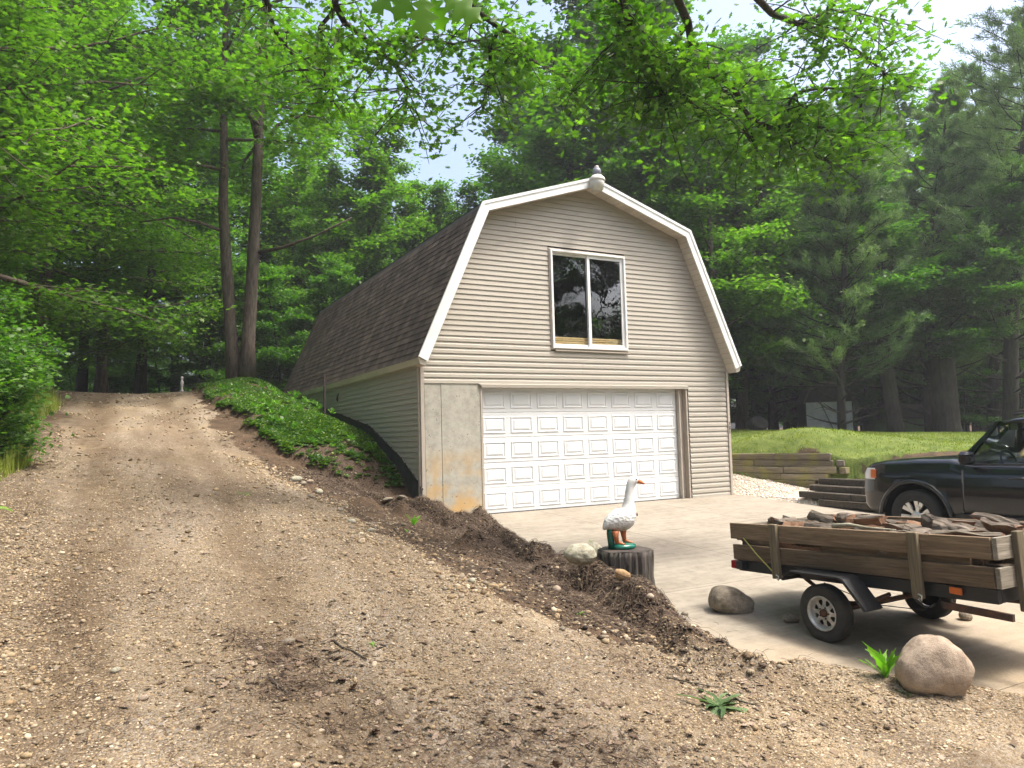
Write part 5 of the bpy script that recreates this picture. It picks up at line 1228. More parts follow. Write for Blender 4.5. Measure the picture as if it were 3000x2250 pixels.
# woodland: (u, depth, kind, scale)
WOOD = [(-260, 30, 'A0', 1), (-120, 36, 'A1', 1), (30, 33, 'A2', 1.0), (170, 38, 'A0', 1.05), (300, 34, 'A1', 1.0), (430, 40, 'A2', 1.1), (90, 48, 'A1', 1.2), (240, 50, 'A0', 1.2), (380, 52, 'A2', 1.2), (-60, 52, 'A0', 1.25), (520, 46, 'A0', 1.1),
        (620, 40, 'B0', .92), (700, 36, 'B1', .84), (790, 42, 'B0', .90), (870, 48, 'B1', .95), (950, 46, 'B0', .86), (1030, 48, 'B1', .98), (740, 50, 'A0', .85), (840, 56, 'A2', .78), (765, 37, 'B1', 1.0), (835, 39, 'B0', .9), (905, 41, 'B1', .86), (975, 43, 'B0', .82), (1055, 42, 'B1', .92), (640, 55, 'A1', 1.1), (760, 60, 'B0', .95), (920, 62, 'B1', .95),
        (1130, 40, 'B0', 1.0), (1200, 36, 'A0', 1.05), (1300, 40, 'A1', 1.2), (1400, 37, 'A2', 1.1), (1480, 42, 'A0', 1.2), (1250, 52, 'A2', 1.35), (1380, 54, 'A1', 1.35), (1120, 58, 'B1', 1.15), (1560, 40, 'B1', 1.1), (1640, 46, 'A1', 1.15), (1730, 44, 'B0', 1.25), (1540, 55, 'A0', 1.3), (1700, 58, 'A2', 1.2), (1840, 48, 'A0', 1.05), (1950, 50, 'B1', 1.2), (2060, 48, 'S', 1.0), (1900, 56, 'S', 1.1), (2150, 54, 'S', 1.1), (2240, 46, 'S', 1.0), (2010, 60, 'S', 1.2), (2130, 60, 'A1', .8), (2300, 52, 'A2', 1), (2250, 62, 'B0', 1.1), (1800, 62, 'A2', 1.1), (2000, 66, 'B1', 1.1)]
KIND = {'A0': MA[0], 'A1': MA[1], 'A2': MA[2], 'B0': MBm[0], 'B1': MBm[1], 'S': SPARSE}
for u, d, k, sc in WOOD: x, y = by_ray(u, d); KIND[k].put(x, y, sc)
for u, d, sc in [(560, 34, .9), (610, 31, .8), (660, 36, 1.0), (700, 32, .85), (450, 42, .9), (350, 44, .9), (260, 46, .9), (160, 44, 1.), (60, 42, 1.), (760, 38, .9), (590, 41, 1.15), (1560, 42, .9), (1700, 40, .8), (2090, 42, .8), (2170, 46, .9), (1860, 44, .8), (1980, 48, 1), (2230, 40, .9), (520, 38, 1), (410, 50, 1.1), (210, 54, 1.2), (110, 53, 1.2), (310, 56, 1.2), (-20, 40, 1), (1620, 50, 1.1), (1780, 52, 1.1), (1930, 44, .9)]:
    x, y = by_ray(u, d); UND.put(x, y, sc)
for k, u in enumerate(np.linspace(-150, 2350, 34)):
    x, y = by_ray(float(u), 62+9*((k*7) % 5)/4); UND.put(x, y, 1.25+.1*(k % 3))
for u, d, sc in [(1600, 36, .6), (1668, 39, .7), (1860, 36, .55), (1880, 39, .7), (2085, 35, .6), (2115, 38, .75), (2160, 36, .6), (2210, 35, .7), (1960, 40, .7), (1985, 38, .6), (2030, 41, .7), (1700, 41, .8), (2240, 38, .8)]:
    x, y = by_ray(u, d); UND.put(x, y, sc)
# trees behind and beside the camera that the window and the car paint mirror
for x, y, k, sc in [(-14, -26, 'A0', 1), (-6, -31, 'A1', 1.05), (2, -29, 'A2', .9), (9, -33, 'A0', 1.1), (16, -28, 'B0', 1.1), (-20, -16, 'A1', 1), (-19, -4, 'A2', 1), (23, -22, 'A1', .9), (-2, -38, 'B1', 1.3), (30, -14, 'B0', 1), (26, -31, 'A2', 1.1), (21, -35, 'A0', 1.2), (33, -27, 'A1', 1.2), (-11.5, -1, 'A0', .9), (-13, 6, 'A1', .95), (-11, 14, 'A2', .9), (-15, -8, 'B0', 1.1), (-10.5, 9, 'B1', .9)]:
    KIND[k].put(x, y, sc, label='maple in the woods around the yard away from the barn', group='maples around the yard')
PINES = [(1665, 38, PN2, 1.1, 'dark pine between the barn corner and the white fronted shed'), (1712, 39, PN1, .9, 'pine whose trunk stands just left of the white fronted shed'), (1817, 30, PN2, 1.05, 'slim pine with bare lower twigs in front of the white shed'), (1900, 38, PN1, 1.05, 'pine between the white fronted shed and the green shed'), (2005, 34, PN2, 1.2, 'slim pine close beside the very thick trunk'), (2143, 35, PN1, 1.12, 'straight tall pine past the thick trunk above the car roof'), (2180, 32, PN1, 1.2, 'tallest broad boughed pine rising behind the black car'), (2290, 37, PN1, 1.1, 'pine at the far end of the lawn beyond the car'), (2250, 38, PN2, 1.1, 'smaller pine behind the row past the car')]
for u, d, P_, sc, lab in PINES:
    x, y = by_ray(u, d); P_.put(x, y, sc, label=lab)
for u, d, k, sc in [(1560, 30, 'B0', .95), (1600, 34, 'B1', 1.1), (1670, 38, 'B0', 1.05), (1760, 46, 'B1', 1.3), (1880, 38, 'B0', 1.1), (2060, 42, 'B1', 1.15), (2110, 48, 'B0', 1.35), (2190, 46, 'B1', 1.3), (1930, 46, 'B1', 1.4), (2040, 52, 'A0', 1.1), (2220, 56, 'A1', 1.0), (1480, 33, 'B1', 1.05), (1350, 34, 'B0', 1.15), (1980, 42, 'B1', 1.1), (1820, 41, 'B0', 1.05)]:
    x, y = by_ray(u, d); KIND[k].put(x, y, sc)
# thick old trunk and leaning trunk by the green shed
def bare_trunk(name, label, u, d, w, h, lean, seed):
    x, y = by_ray(u, d); r = RS(seed); t = thing(name, label, 'tree', (x, y, H(x, y)-.1)); mb = MB(); wv = r.uniform(0, 6, 5)
    mb.lathe([(w*(.62-.12*q+.10*(q == 0)), h*q) for q in np.linspace(0, 1, 14)], 40, wob=lambda a, i: 1+.06*math.sin(3*a+wv[0]+i*.2)+.04*math.sin(11*a+wv[1]+i*.3)+.03*math.sin(17*a-i*.2))
    o = mb.build('trunk', M['barkdark'], t); o.rotation_euler = (0, lean, -YAW)
    return t
t = bare_trunk('old_trunk', 'very thick dark furrowed trunk beside the green shed', 2042, 31, .85, 4.2, 0, 1); o = link('crown', MA[1].lm, None, t); o.scale = (.7, .7, .5); o.location = (0, 0, 1.2)
t = bare_trunk('leaning_trunk', 'dark trunk leaning in front of the green shed', 1934, 31, .5, 8, -.10, 2); o = link('crown', MA[2].lm, None, t); o.scale = (.7, .7, .55); o.location = (-.5, 0, 1.5)
# twin trunk maple at the top of the bank
def raypts(L): return [at_depth(u, v, d) for u, v, d in L]
tb = at_depth(520, 822, 23.6); tz = H(tb[0], tb[1])-.15
tw1 = np.array(raypts([(508, 832, 23.6), (500, 740, 23.6), (491, 600, 23.5), (482, 450, 23.4), (484, 330, 23.3), (482, 180, 23.2), (490, 20, 23.1), (500, -150, 23), (505, -320, 23)]))-tb
tw2 = np.array(raypts([(532, 832, 23.6), (536, 740, 23.6), (545, 590, 23.6), (553, 430, 23.7), (560, 270, 23.8), (566, 120, 24), (575, -40, 24.1), (590, -200, 24.2), (600, -380, 24.3)]))-tb
w, l = grow(91, [(tw1, .22), (tw2, .24)], 5.4, .40, 34, 10, 22000, LM_V, LM_F, .165, (M['bark'], M['leaf_maple']), .28, (.8, -.12), .42, .2, .35)
tt = thing('twin_trunk_maple', 'large twin trunked maple on the bank at the top of the drive', 'tree', tb); link('trunk', w, None, tt); link('crown', l, None, tt)
for L_, r0 in (([(557, 300, 23.7), (545, 255, 23.4), (520, 225, 23), (480, 200, 22.6), (430, 180, 22.2), (370, 165, 21.8), (300, 170, 21.5), (220, 200, 21.2)], .11), ([(560, 545, 23.6), (610, 535, 23.2), (680, 510, 22.8), (760, 470, 22.5)], .06), ([(482, 500, 23.4), (430, 480, 23), (370, 470, 22.6), (300, 480, 22.3)], .055), ([(560, 330, 23.8), (600, 270, 23.9), (650, 250, 24), (700, 255, 24.2)], .07)):
    P_ = np.array(raypts(L_))-tb; MB().tube(P_, [r0*(1-.8*k/(len(P_)-1))+.008 for k in range(len(P_))], 7).build('limb', M['bark'], tt)
# leafy maples over the left edge of the drive
p = at_depth(-90, 900, 15.5)
w, l = grow(95, straight(15, .24, 33, .05), 6.0, .16, 36, 11, 36000, LM_V, LM_F, .135, (M['bark'], M['leaf_maple']), .2, (.7, -.12), .40, .1, .45)
tt = thing('maple_tree', 'leafy maple arching over the left edge of the gravel drive', 'tree', (p[0], p[1], H(p[0], p[1]))); link('trunk', w, None, tt); link('crown', l, None, tt); LMP = Proto('maple_tree', 'spreading maple standing further up the drive', None, w, l)
p = at_depth(60, 880, 25); LMP.put(p[0], p[1], 1.05, 2.2)
p = at_depth(-200, 880, 22); LMP.put(p[0], p[1], 1.1, 4.0, label='broad maple in the verge below the drive crest')
p = at_depth(215, 860, 30); LMP.put(p[0], p[1], 1.0, 1.0, label='maple spreading its lower boughs over the drive crest')
LMP.put(-13, -5.5, .95, 5.2, label='unseen maple added on the left verge to shade the drive')  # out of view, added to keep sky light off the drive and side wall
# bushes on the left verge
w, l = grow(101, [(np.array([(0, 0, 0), (.1, 0, .9), (.25, .1, 1.7), (.3, .2, 2.3)]), .03), (np.array([(.1, 0, 0), (-.2, .2, .8), (-.5, .3, 1.5), (-.6, .3, 2.1)]), .03), (np.array([(0, .1, 0), (.3, -.3, .7), (.7, -.4, 1.3), (.9, -.5, 1.7)]), .03)], 1.0, .05, 30, 7, 7000, LM_V, LM_F, .085, (M['barkdark'], M['leaf_pale']), .7, (.9, .1), .8, .3)
BUSH = Proto('roadside_bush', 'bushy green shrub on the left verge of the drive', 'shrubs on the left verge', w, l, 'bush', ('stems', 'foliage'))
for u, v, d, sc in [(-10, 935, 11.5, 1.0), (15, 905, 14.5, .95), (20, 870, 17.5, .85), (-40, 960, 10, .9), (-30, 880, 17, 1.3)]:
    p = at_depth(u-45, v, d); BUSH.put(p[0], p[1], sc)
print('trees done')
# overhanging oak, trunk behind the camera
OAK0 = np.array([1.4, -16.2, -.55]); HUB = OAK0+np.array([-.2, .3, 7.6])
oak = thing('oak_tree', 'oak whose lobed leaf boughs hang over the view from above', 'tree', tuple(OAK0))
r_o = RS(121); mb = MB(); mb.tube([(0, 0, 0), (.05, 0, 1.5), (-.05, .1, 4), (-.2, .3, 7.6), (-.1, .3, 11)], [.5, .38, .34, .28, .12], 14)
LIMB = [[(560, -420, 6.5), (650, -200, 7.8), (725, -30, 8.6), (745, 50, 9), (800, 95, 9.4), (850, 130, 9.7), (880, 190, 10), (905, 250, 10.2)],
        [(725, -30, 8.6), (690, 60, 9.2), (700, 150, 9.8), (720, 220, 10)], [(800, 95, 9.4), (880, 75, 9.5), (980, 95, 9.7), (1050, 85, 10)],
        [(1150, -350, 6.8), (1270, -80, 8.2), (1340, 40, 9), (1330, 110, 9.2), (1370, 160, 9.5)],
        [(1300, -350, 6.5), (1450, -90, 8), (1487, 50, 8.8), (1520, 130, 9.2), (1570, 180, 9.4), (1600, 230, 9.6), (1640, 268, 9.8), (1690, 240, 10), (1720, 200, 10), (1790, 190, 10.3), (1860, 215, 10.6)],
        [(1640, 268, 9.8), (1700, 290, 10), (1755, 330, 10.2), (1800, 360, 10.5)], [(1690, 240, 10), (1760, 270, 10.2), (1830, 290, 10.5)],
        [(1300, -250, 7.2), (1350, 20, 8.6), (1385, 110, 9), (1420, 180, 9.3), (1440, 225, 9.5)], [(1385, 110, 9), (1470, 200, 9.4), (1530, 255, 9.8)],
        [(850, -300, 7), (990, -20, 9), (1080, 60, 9.8), (1150, 130, 10.4), (1230, 175, 11)], [(1080, 60, 9.8), (1060, 150, 10.1), (1040, 230, 10.4)],
        [(1500, -250, 7), (1620, -20, 8.6), (1720, 50, 9.4), (1830, 95, 9.9), (1910, 160, 10.4)], [(1720, 50, 9.4), (1790, 20, 10), (1900, 40, 10.6)], [(1487, 50, 8.8), (1430, 110, 9.2), (1400, 180, 9.4)],
        [(520, -350, 8.5), (560, -40, 10), (590, 60, 10.8), (640, 130, 11.4), (680, 230, 12)], [(1570, 180, 9.4), (1590, 250, 9.7), (1630, 310, 10)]]
HEAD = {0, 3, 4, 7, 9, 11, 14}
tips = []
for i, L_ in enumerate(LIMB):
    P = np.array(raypts(L_))-OAK0; 
    fine = []
    for a, b in zip(P[:-1], P[1:]):
        for t in (0, .5): fine.append(a+(b-a)*t+r_o.normal(size=3)*.035*(t > 0))
    fine.append(P[-1]); r0 = .052 if i in HEAD else .026
    mb.tube(fine, [r0*(1-.85*k/(len(fine)-1))+.006 for k in range(len(fine))], 7)
    if i in HEAD: h0 = HUB-OAK0; mid = (h0+P[0])/2+np.array([0, 0, .9]); mb.tube([h0, mid, P[0]], [.16, .12, r0+.006], 8)
    vis = fine[2:] if i in HEAD else fine
    n = 30 if i in HEAD else 20
    for k in range(n):
        j = r_o.randint(max(0, len(vis)//5), len(vis)); d = r_o.normal(size=3)*np.array([1, 1, .55])+np.array([0, 0, -.28]); tw_ = wander(vis[j], d, r_o.uniform(.4, 1.25), 4, r_o, 0, .5, .5)
        mb.tube(tw_, [.012, .009, .007, .005, .003], 4, caps=False); tips.append(tw_)
mb.build('trunk', M['barkdark'], oak)
nl = 11500; T = np.array(tips); idx = r_o.randint(0, len(T), nl); s = r_o.beta(2.2, 1.1, nl)*4; b0 = np.minimum(s.astype(int), 3); fr_ = (s-b0)[:, None]
pos = T[idx, b0]*(1-fr_)+T[idx, b0+1]*fr_+r_o.normal(size=(nl, 3))*np.array([.17, .17, .12])
R = rotmats(r_o.uniform(0, 6.28, nl), np.abs(r_o.normal(size=nl))*.75, r_o.uniform(0, 6.28, nl))
V, Fc = scatter(LO_V, LO_F, pos, .122*r_o.uniform(.65, 1.2, (nl, 1)), R); cm = np_mesh('crown', V, Fc); link('crown', cm, M['leaf_oak'], oak)
# bright near sprig
sg = at_depth(905, -60, 2.7)-OAK0; MB().tube([HUB-OAK0+np.array([-.3, .4, -.6]), (sg+HUB-OAK0)/2+np.array([0, 0, 1.0]), sg+np.array([0, 0, .35]), sg], [.03, .02, .008, .004], 6).build('twig', M['barkdark'], oak)
lmn = np_mesh('leaf', LO_V, LO_F, True); lmn.materials.append(M['leaf_lime'])
for (u, v, d, sc, rot) in [(950, -15, 2.65, .19, (.5, .9, -.6)), (915, -20, 2.6, .17, (.2, 1.1, -1.6)), (860, -25, 2.7, .14, (-.3, .9, -2.4)), (985, -30, 2.8, .16, (.6, .5, -.2)), (930, -10, 2.75, .15, (-.9, 1.2, -1.2)), (890, -35, 2.6, .15, (.4, .8, -2.0))]:
    o = link('leaf', lmn, None, oak); o.location = at_depth(u, v, d)-OAK0; o.scale = (sc,)*3
    q = Vector(_R)*math.cos(rot[2])+Vector(_U)*math.sin(rot[2]); q.normalize(); nrm = (Vector(-_F)*math.cos(rot[0])+Vector(_R)*math.sin(rot[0])*.5); nrm = (nrm-q*nrm.dot(q)).normalized(); side = nrm.cross(q)
    o.rotation_euler = Matrix((q, side, nrm)).transposed().to_euler()

# ------------------------------------------------------------------ low plants, litter, gravel
def slope_place(x, y): return np.stack([x, y, height(x, y)], 1)
rv = RS(202)
# planted bed of ground cover
n = 42000; x = rv.uniform(-3.1, -.12, n); y = rv.uniform(.4, 15, n); keep = (bed_mask(x, y) > .45) & (rv.rand(n) < np.clip(.42+fbm(x*1.2, y*1.2, 71, 3)*2.2-.35*sstep(2.6, .8, y)+.5*sstep(-.8, -.3, x), .08, 1)); x, y = x[keep][:15000], y[keep][:15000]
ros_v = []; ros_f = []
for k in range(7):
    a = k*2.4; e = .25+.09*k; c_, s_ = math.cos(a), math.sin(a); b = len(ros_v)
    for vx, vy, vz in [(.12, 0, 0), (.6, .3, .05), (1.0, 0, -.12), (.6, -.3, .05)]: ros_v.append((vx*math.cos(e)*c_-vy*s_, vx*math.cos(e)*s_+vy*c_, vx*math.sin(e)+vz+.35))
    ros_f.append((b, b+1, b+2, b+3))
pos = slope_place(x, y); n = len(x); V, Fc = scatter(ros_v, ros_f, pos, np.stack([rv.uniform(.045, .085, n)]*2+[rv.uniform(.03, .10, n)], 1), rotmats(rv.uniform(0, 6.28, n), np.abs(rv.normal(size=n))*.2, rv.uniform(0, 6.28, n)))
stuff(tag(link('ground_cover', np_mesh('ground_cover', V, Fc), M['groundcover']), 'leafy green ground cover carpeting the bank beside the barn', 'ground cover'))
n = 60; x = rv.uniform(-2.6, -.4, n); y = rv.uniform(1.2, 9, n); k_ = bed_mask(x, y) > .5; x, y = x[k_], y[k_]; n = len(x); V, Fc = scatter(ros_v, ros_f, slope_place(x, y)+np.array([0, 0, .06]), np.stack([rv.uniform(.08, .14, n)]*2+[rv.uniform(.16, .3, n)], 1), rotmats(rv.uniform(0, 6.28, n), np.abs(rv.normal(size=n))*.2, rv.uniform(0, 6.28, n)))
stuff(tag(link('wild_plants', np_mesh('wild_plants', V, Fc), M['leaf_pale']), 'taller lime green wild plants growing through the ground cover', 'wild plants'))
# lawn and verge grass
def blades(x, y, hgt, wid, m, seed, spread=.05, lean=.4):
    r = RS(seed); n = len(x); X = np.repeat(x, m)+r.normal(size=n*m)*spread; Y = np.repeat(y, m)+r.normal(size=n*m)*spread; Z = height(X, Y)-.01; a = r.uniform(0, 6.28, n*m); hh_ = r.uniform(.5, 1.2, n*m)*hgt; ln = np.abs(r.normal(size=n*m))*lean
    p = np.stack([X, Y, Z], 1); w_ = np.stack([-np.sin(a), np.cos(a), 0*a], 1)*wid/2; d = np.stack([np.cos(a)*np.sin(ln), np.sin(a)*np.sin(ln), np.cos(ln)], 1)*hh_[:, None]
    V = np.stack([p-w_, p+w_, p+d], 1).reshape(-1, 3); return V, np.arange(len(V)).reshape(-1, 3)
n = 90000; x = rv.uniform(8, 34, n); y = rv.uniform(-8, 22, n); k_ = zones(x, y)[1] > .5; x, y = x[k_][:26000], y[k_][:26000]
V, Fc = blades(x, y, .06, .022, 5, 3, .08); stuff(tag(link('lawn_grass', np_mesh('lawn_grass', V, Fc), M['grass']), 'sunlit green lawn grass above the timber wall', 'grass'))
n = 7000; x = rv.uniform(-8.4, -5.9, n); y = rv.uniform(-6, 12, n); k_ = (x < drive_l(y)-.1+fbm(x, y, 5, 2)*.5); x, y = x[k_], y[k_]
V, Fc = blades(x, y, .34, .012, 6, 5, .05, .5); stuff(tag(link('verge_grass', np_mesh('verge_grass', V, Fc), M['grass']), 'long green grass on the left verge of the drive', 'grass'))
# gravel pebbles
bm = bmesh.new(); bmesh.ops.create_icosphere(bm, subdivisions=1, radius=1); bm.verts.ensure_lookup_table(); IC_V = np.array([v.co[:] for v in bm.verts]); IC_F = np.array([[v.index for v in f.verts] for f in bm.faces]); bm.free()
IC_V = IC_V[:12] if False else IC_V
PB_V = np.array([(0, 0, 1), (.894, 0, .447), (.276, .851, .447), (-.724, .526, .447), (-.724, -.526, .447), (.276, -.851, .447), (.724, .526, -.447), (-.276, .851, -.447), (-.894, 0, -.447), (-.276, -.851, -.447), (.724, -.526, -.447), (0, 0, -1)])
PB_F = np.array([(0, 1, 2), (0, 2, 3), (0, 3, 4), (0, 4, 5), (0, 5, 1), (1, 6, 2), (2, 7, 3), (3, 8, 4), (4, 9, 5), (5, 10, 1), (2, 6, 7), (3, 7, 8), (4, 8, 9), (5, 9, 10), (1, 10, 6), (6, 11, 7), (7, 11, 8), (8, 11, 9), (9, 11, 10), (10, 11, 6)])
OC_V = np.array([(1, 0, 0), (0, 1, 0), (-1, 0, 0), (0, -1, 0), (0, 0, 1), (0, 0, -1)], float); OC_F = np.array([(0, 1, 4), (1, 2, 4), (2, 3, 4), (3, 0, 4)])
def pebbles(name, label, x, y, s, mat, seed, cat='gravel', lift=.25, small=False):
    r = RS(seed); n = len(x); p = slope_place(x, y); p[:, 2] += s*lift
    sz = np.stack([s*r.uniform(.8, 1.4, n), s*r.uniform(.7, 1.1, n), s*r.uniform(.4, .75, n)], 1)
    V, Fc = scatter(OC_V if small else PB_V, OC_F if small else PB_F, p, sz, rotmats(r.uniform(0, 6.28, n), np.abs(r.normal(size=n))*.3, r.uniform(0, 6.28, n)))
    return stuff(tag(link(name, np_mesh(name, V, Fc, True), M[mat]), label, cat))
n = 120000; x = rv.uniform(-7.5, 1, n); y = -9.6+np.abs(rv.normal(size=n))*4.2; gz = zones(x, y); dens = np.clip(.35+fbm(x*1.1, y*.5, 83, 3)*1.8+.5*np.exp(-((x+5.9)/.5)**2)+.35*np.exp(-((x+4.5)/.25)**2), .05, 1)
k_ = (gz[0] > .3) & (rv.rand(n) < dens) & (y < 3); x, y = x[k_][:17000], y[k_][:17000]
s = np.exp(rv.normal(size=len(x))*.42)*.0078*np.where(x < -5.2, 1.25, 1); pebbles('gravel', 'loose tan and grey pebbles of the gravel drive', x, y, np.clip(s, .003, .03), 'pebble', 5)
n = 420000; x = rv.uniform(-7.6, 1.2, n); y = -10+np.abs(rv.normal(size=n))*4.6; gz = zones(x, y)[0]; k_ = (gz > .25) & (y < 2.5) & (rv.rand(n) < np.clip((.66+fbm(x*.9, y*.5, 183, 3)*1.1)*(1-.75*np.exp(-((x+5.2)/.22)**2)-.65*np.exp(-((x+3.75)/.24)**2)), .06, 1)); x, y = x[k_][:120000], y[k_][:120000]
pebbles('fine_gravel', 'fine tan grit packed into the gravel drive', x, y, np.clip(np.exp(rv.normal(size=len(x))*.35)*.0062*(1+.035*(y+10)), .003, .016), 'pebble', 16, small=True, lift=.1)
n = 9000; x = drive_r(rv.uniform(-8.5, 1.2, n)); y = rv.uniform(-8.6, 1.2, n); x = drive_r(y)+rv.normal(size=n)*.33-.02; k_ = rv.rand(n) < np.clip(.25+fbm(x*2, y*1.5, 87, 3)*2, .02, 1); x, y = x[k_][:2600], y[k_][:2600]
pebbles('edge_gravel', 'coarser pale pebbles along the right edge of the drive', x, y, np.clip(np.exp(rv.normal(size=len(x))*.5)*.014, .006, .04), 'pebble', 6)
n = 15000; x = rv.uniform(7.6, 9.4, n); y = rv.uniform(-3, 2.5, n); k_ = zones(x, y)[3] > .4; x, y = x[k_][:7000], y[k_][:7000]
pebbles('pale_gravel', 'pale crushed gravel between the barn corner and timber wall', x, y, rv.uniform(.010, .024, len(x)), 'palepebble', 7)
n = 5000; x = rv.uniform(-6.6, -2.2, n); y = rv.uniform(-5, 13, n); k_ = (zones(x, y)[0] > .3) & (rv.rand(n) < np.clip(.25+fbm(x*1.3, y*.6, 97, 3)*1.6, .03, 1)); x, y = x[k_][:1700], y[k_][:1700]
pebbles('scattered_stones', 'scattered larger stones on the upper drive', x, y, np.clip(np.exp(rv.normal(size=len(x))*.5)*.016, .008, .045), 'pebble', 15)
# soil clods, roots and dead leaves on the berm
RP = np.array(RIDGE); n = 15000; t = rv.uniform(0, len(RP)-1.001, n); i0 = t.astype(int); q = RP[i0]+(RP[i0+1]-RP[i0])*(t-i0)[:, None]; x = q[:, 0]+rv.normal(size=n)*.34-.12; y = q[:, 1]+rv.normal(size=n)*.3
k_ = (y < 1.4) & (rv.rand(len(y)) < .12+.88*sstep(-8.0, -7.0, y)); x, y = x[k_], y[k_]; ok = ~((x > pad_left(y)+.55) & (y < -.1)); x, y = x[ok], y[ok]
pebbles('soil_clods', 'crumbled dark soil clods heaped along the drive edge', x, y, np.clip(np.exp(rv.normal(size=len(x))*.5)*.0095, .004, .026), 'clod', 8, 'soil', .35)
pebbles('berm_pebbles', 'scattered small stones bedded in the soil heap', x[::4]+.03, y[::4]+.02, np.clip(np.exp(rv.normal(size=len(x[::4]))*.45)*.009, .004, .03), 'pebble', 9, 'gravel', .5)
n = 9000; y5 = rv.uniform(-8.4, 1.0, n); xr_ = np.interp(y5, RP[::-1, 1], RP[::-1, 0]); x5 = drive_r(y5)+rv.rand(n)*(xr_-drive_r(y5))
pebbles('slope_crumbs', 'crumbly brown soil on the slope below the heap', x5, y5, np.clip(np.exp(rv.normal(size=n)*.5)*.008, .003, .02), 'clod', 18, 'soil', .3, True)
pebbles('slope_pebbles', 'small pebbles strewn down the soil slope', x5[::3]+.04, y5[::3], np.clip(np.exp(rv.normal(size=len(x5[::3]))*.45)*.0085, .003, .025), 'pebble', 19, 'gravel', .3)
def fibres(x, y, L_, wid, seed, curl=1.2, lift=.02):
    r = RS(seed); n = len(x); a = r.uniform(0, 6.28, n); K = 5; P = np.zeros((n, K, 3)); px, py = x.copy(), y.copy(); ang = a; zoff = r.uniform(0, lift, n)
    for k in range(K):
        P[:, k, 0] = px; P[:, k, 1] = py; ang = ang+r.normal(size=n)*curl/K; st_ = L_/(K-1); px = px+np.cos(ang)*st_; py = py+np.sin(ang)*st_
    P[:, :, 2] = height(P[:, :, 0], P[:, :, 1])+zoff[:, None]+wid*.5+.4*L_[:, None]*np.sin(np.linspace(0, 3.14, K))[None]*r.uniform(0, .45, (n, 1))
    up = np.array([0, 0, 1.]); d = np.gradient(P, axis=1); sd_ = np.cross(d, up); sd_ /= np.linalg.norm(sd_, axis=2, keepdims=True)+1e-9; tw = np.linspace(1, .35, K)[None, :, None]
    wv = (wid if np.isscalar(wid) else wid[:, None, None])*tw*.5
    V = np.stack([P-sd_*wv, P+up*wv*1.2, P+sd_*wv], 2).reshape(n, K*3, 3); Fc = []
    for k in range(K-1):
        for j in range(2): Fc.append((k*3+j, k*3+j+1, k*3+j+4, k*3+j+3))
    Fc = np.array(Fc)[None]+(np.arange(n)*K*3)[:, None, None]; return V.reshape(-1, 3), Fc.reshape(-1, 4)
m_ = rv.choice(len(x), 9500); fx, fy = x[m_]+rv.normal(size=9500)*.06, y[m_]+rv.normal(size=9500)*.06
V, Fc = fibres(fx, fy, rv.uniform(.05, .24, 9500), .0042, 11, 2.2, .035); stuff(tag(link('root_fibres', np_mesh('root_fibres', V, Fc, True), M['root']), 'tangled dark root fibres sticking out of the soil heap', 'roots'))
n = 5200; x2 = rv.uniform(-7.4, .8, n); y2 = -9.8+np.abs(rv.normal(size=n))*3; k_ = zones(x2, y2)[0] > .3; x2, y2 = x2[k_], y2[k_]
V, Fc = fibres(x2, y2, np.exp(rv.normal(size=len(x2))*.5)*.05, .0035, 13, 1.0, .006); stuff(tag(link('small_twigs', np_mesh('small_twigs', V, Fc, True), M['root']), 'fine brown twig and needle litter over the gravel', 'twigs'))
# debris windrows
dx_, dy_ = [], []
for (u, v), (u2, v2), c in [((500, 1370), (560, 1395), 260), ((560, 1395), (640, 1440), 480), ((600, 1480), (640, 1510), 380), ((640, 1440), (640, 1500), 160), ((1000, 1600), (1400, 1640), 520), ((360, 1110), (450, 1120), 160), ((130, 1300), (240, 1600), 500), ((700, 1600), (760, 1570), 200), ((1250, 1400), (1600, 1480), 260)]:
    p, q = ground_at(u, v), ground_at(u2, v2); c = int(c*.42); t = rv.rand(c); dx_.append(p[0]+(q[0]-p[0])*t+rv.normal(size=c)*.11); dy_.append(p[1]+(q[1]-p[1])*t+rv.normal(size=c)*.10)
dx_, dy_ = np.concatenate(dx_), np.concatenate(dy_); V, Fc = fibres(dx_, dy_, rv.uniform(.02, .11, len(dx_)), .0065, 17, 1.6, .02)
stuff(tag(link('debris', np_mesh('debris', V, Fc, True), M['root']), 'dark windrows of twig and leaf debris on the drive', 'debris'))
# dead leaves
cl = [(640, 1440, .35, 260), (600, 1490, .3, 190), (560, 1380, .3, 90), (1130, 1600, .5, 330), (1270, 1640, .5, 280), (900, 1620, .5, 130), (780, 1590, .5, 110), (390, 1115, .35, 70), (1500, 1400, .7, 130), (1750, 1590, .7, 140), (1450, 1560, .6, 150), (70, 930, .7, 420), (30, 960, .7, 380), (450, 900, .5, 260), (520, 960, .5, 260), (600, 1020, .5, 200), (980, 1330, .7, 120), (820, 1400, .6, 90), (130, 1010, .7, 200), (2080, 1580, .5, 60), (1000, 1180, .6, 80), (60, 1300, .8, 90)]
lx, ly = [], []
for u, v, sp, c in cl: p = ground_at(u, v); c = int(c*.45); lx.append(p[0]+rv.normal(size=c)*sp); ly.append(p[1]+rv.normal(size=c)*sp*.7)
lx.append(rv.uniform(-7, 1, 500)); ly.append(rv.uniform(-10.2, -2, 500)); lx = np.concatenate(lx); ly = np.concatenate(ly); n = len(lx); p = slope_place(lx, ly)+np.array([0, 0, .004])
CL_V = LO_V.copy(); CL_V[:, 2] += .35*np.abs(CL_V[:, 1])+.22*(CL_V[:, 0]-.4)**2
V, Fc = scatter(CL_V, LO_F, p, rv.uniform(.035, .085, (n, 1)), rotmats(rv.uniform(0, 6.28, n), np.abs(rv.normal(size=n))*.35, rv.uniform(0, 6.28, n)))
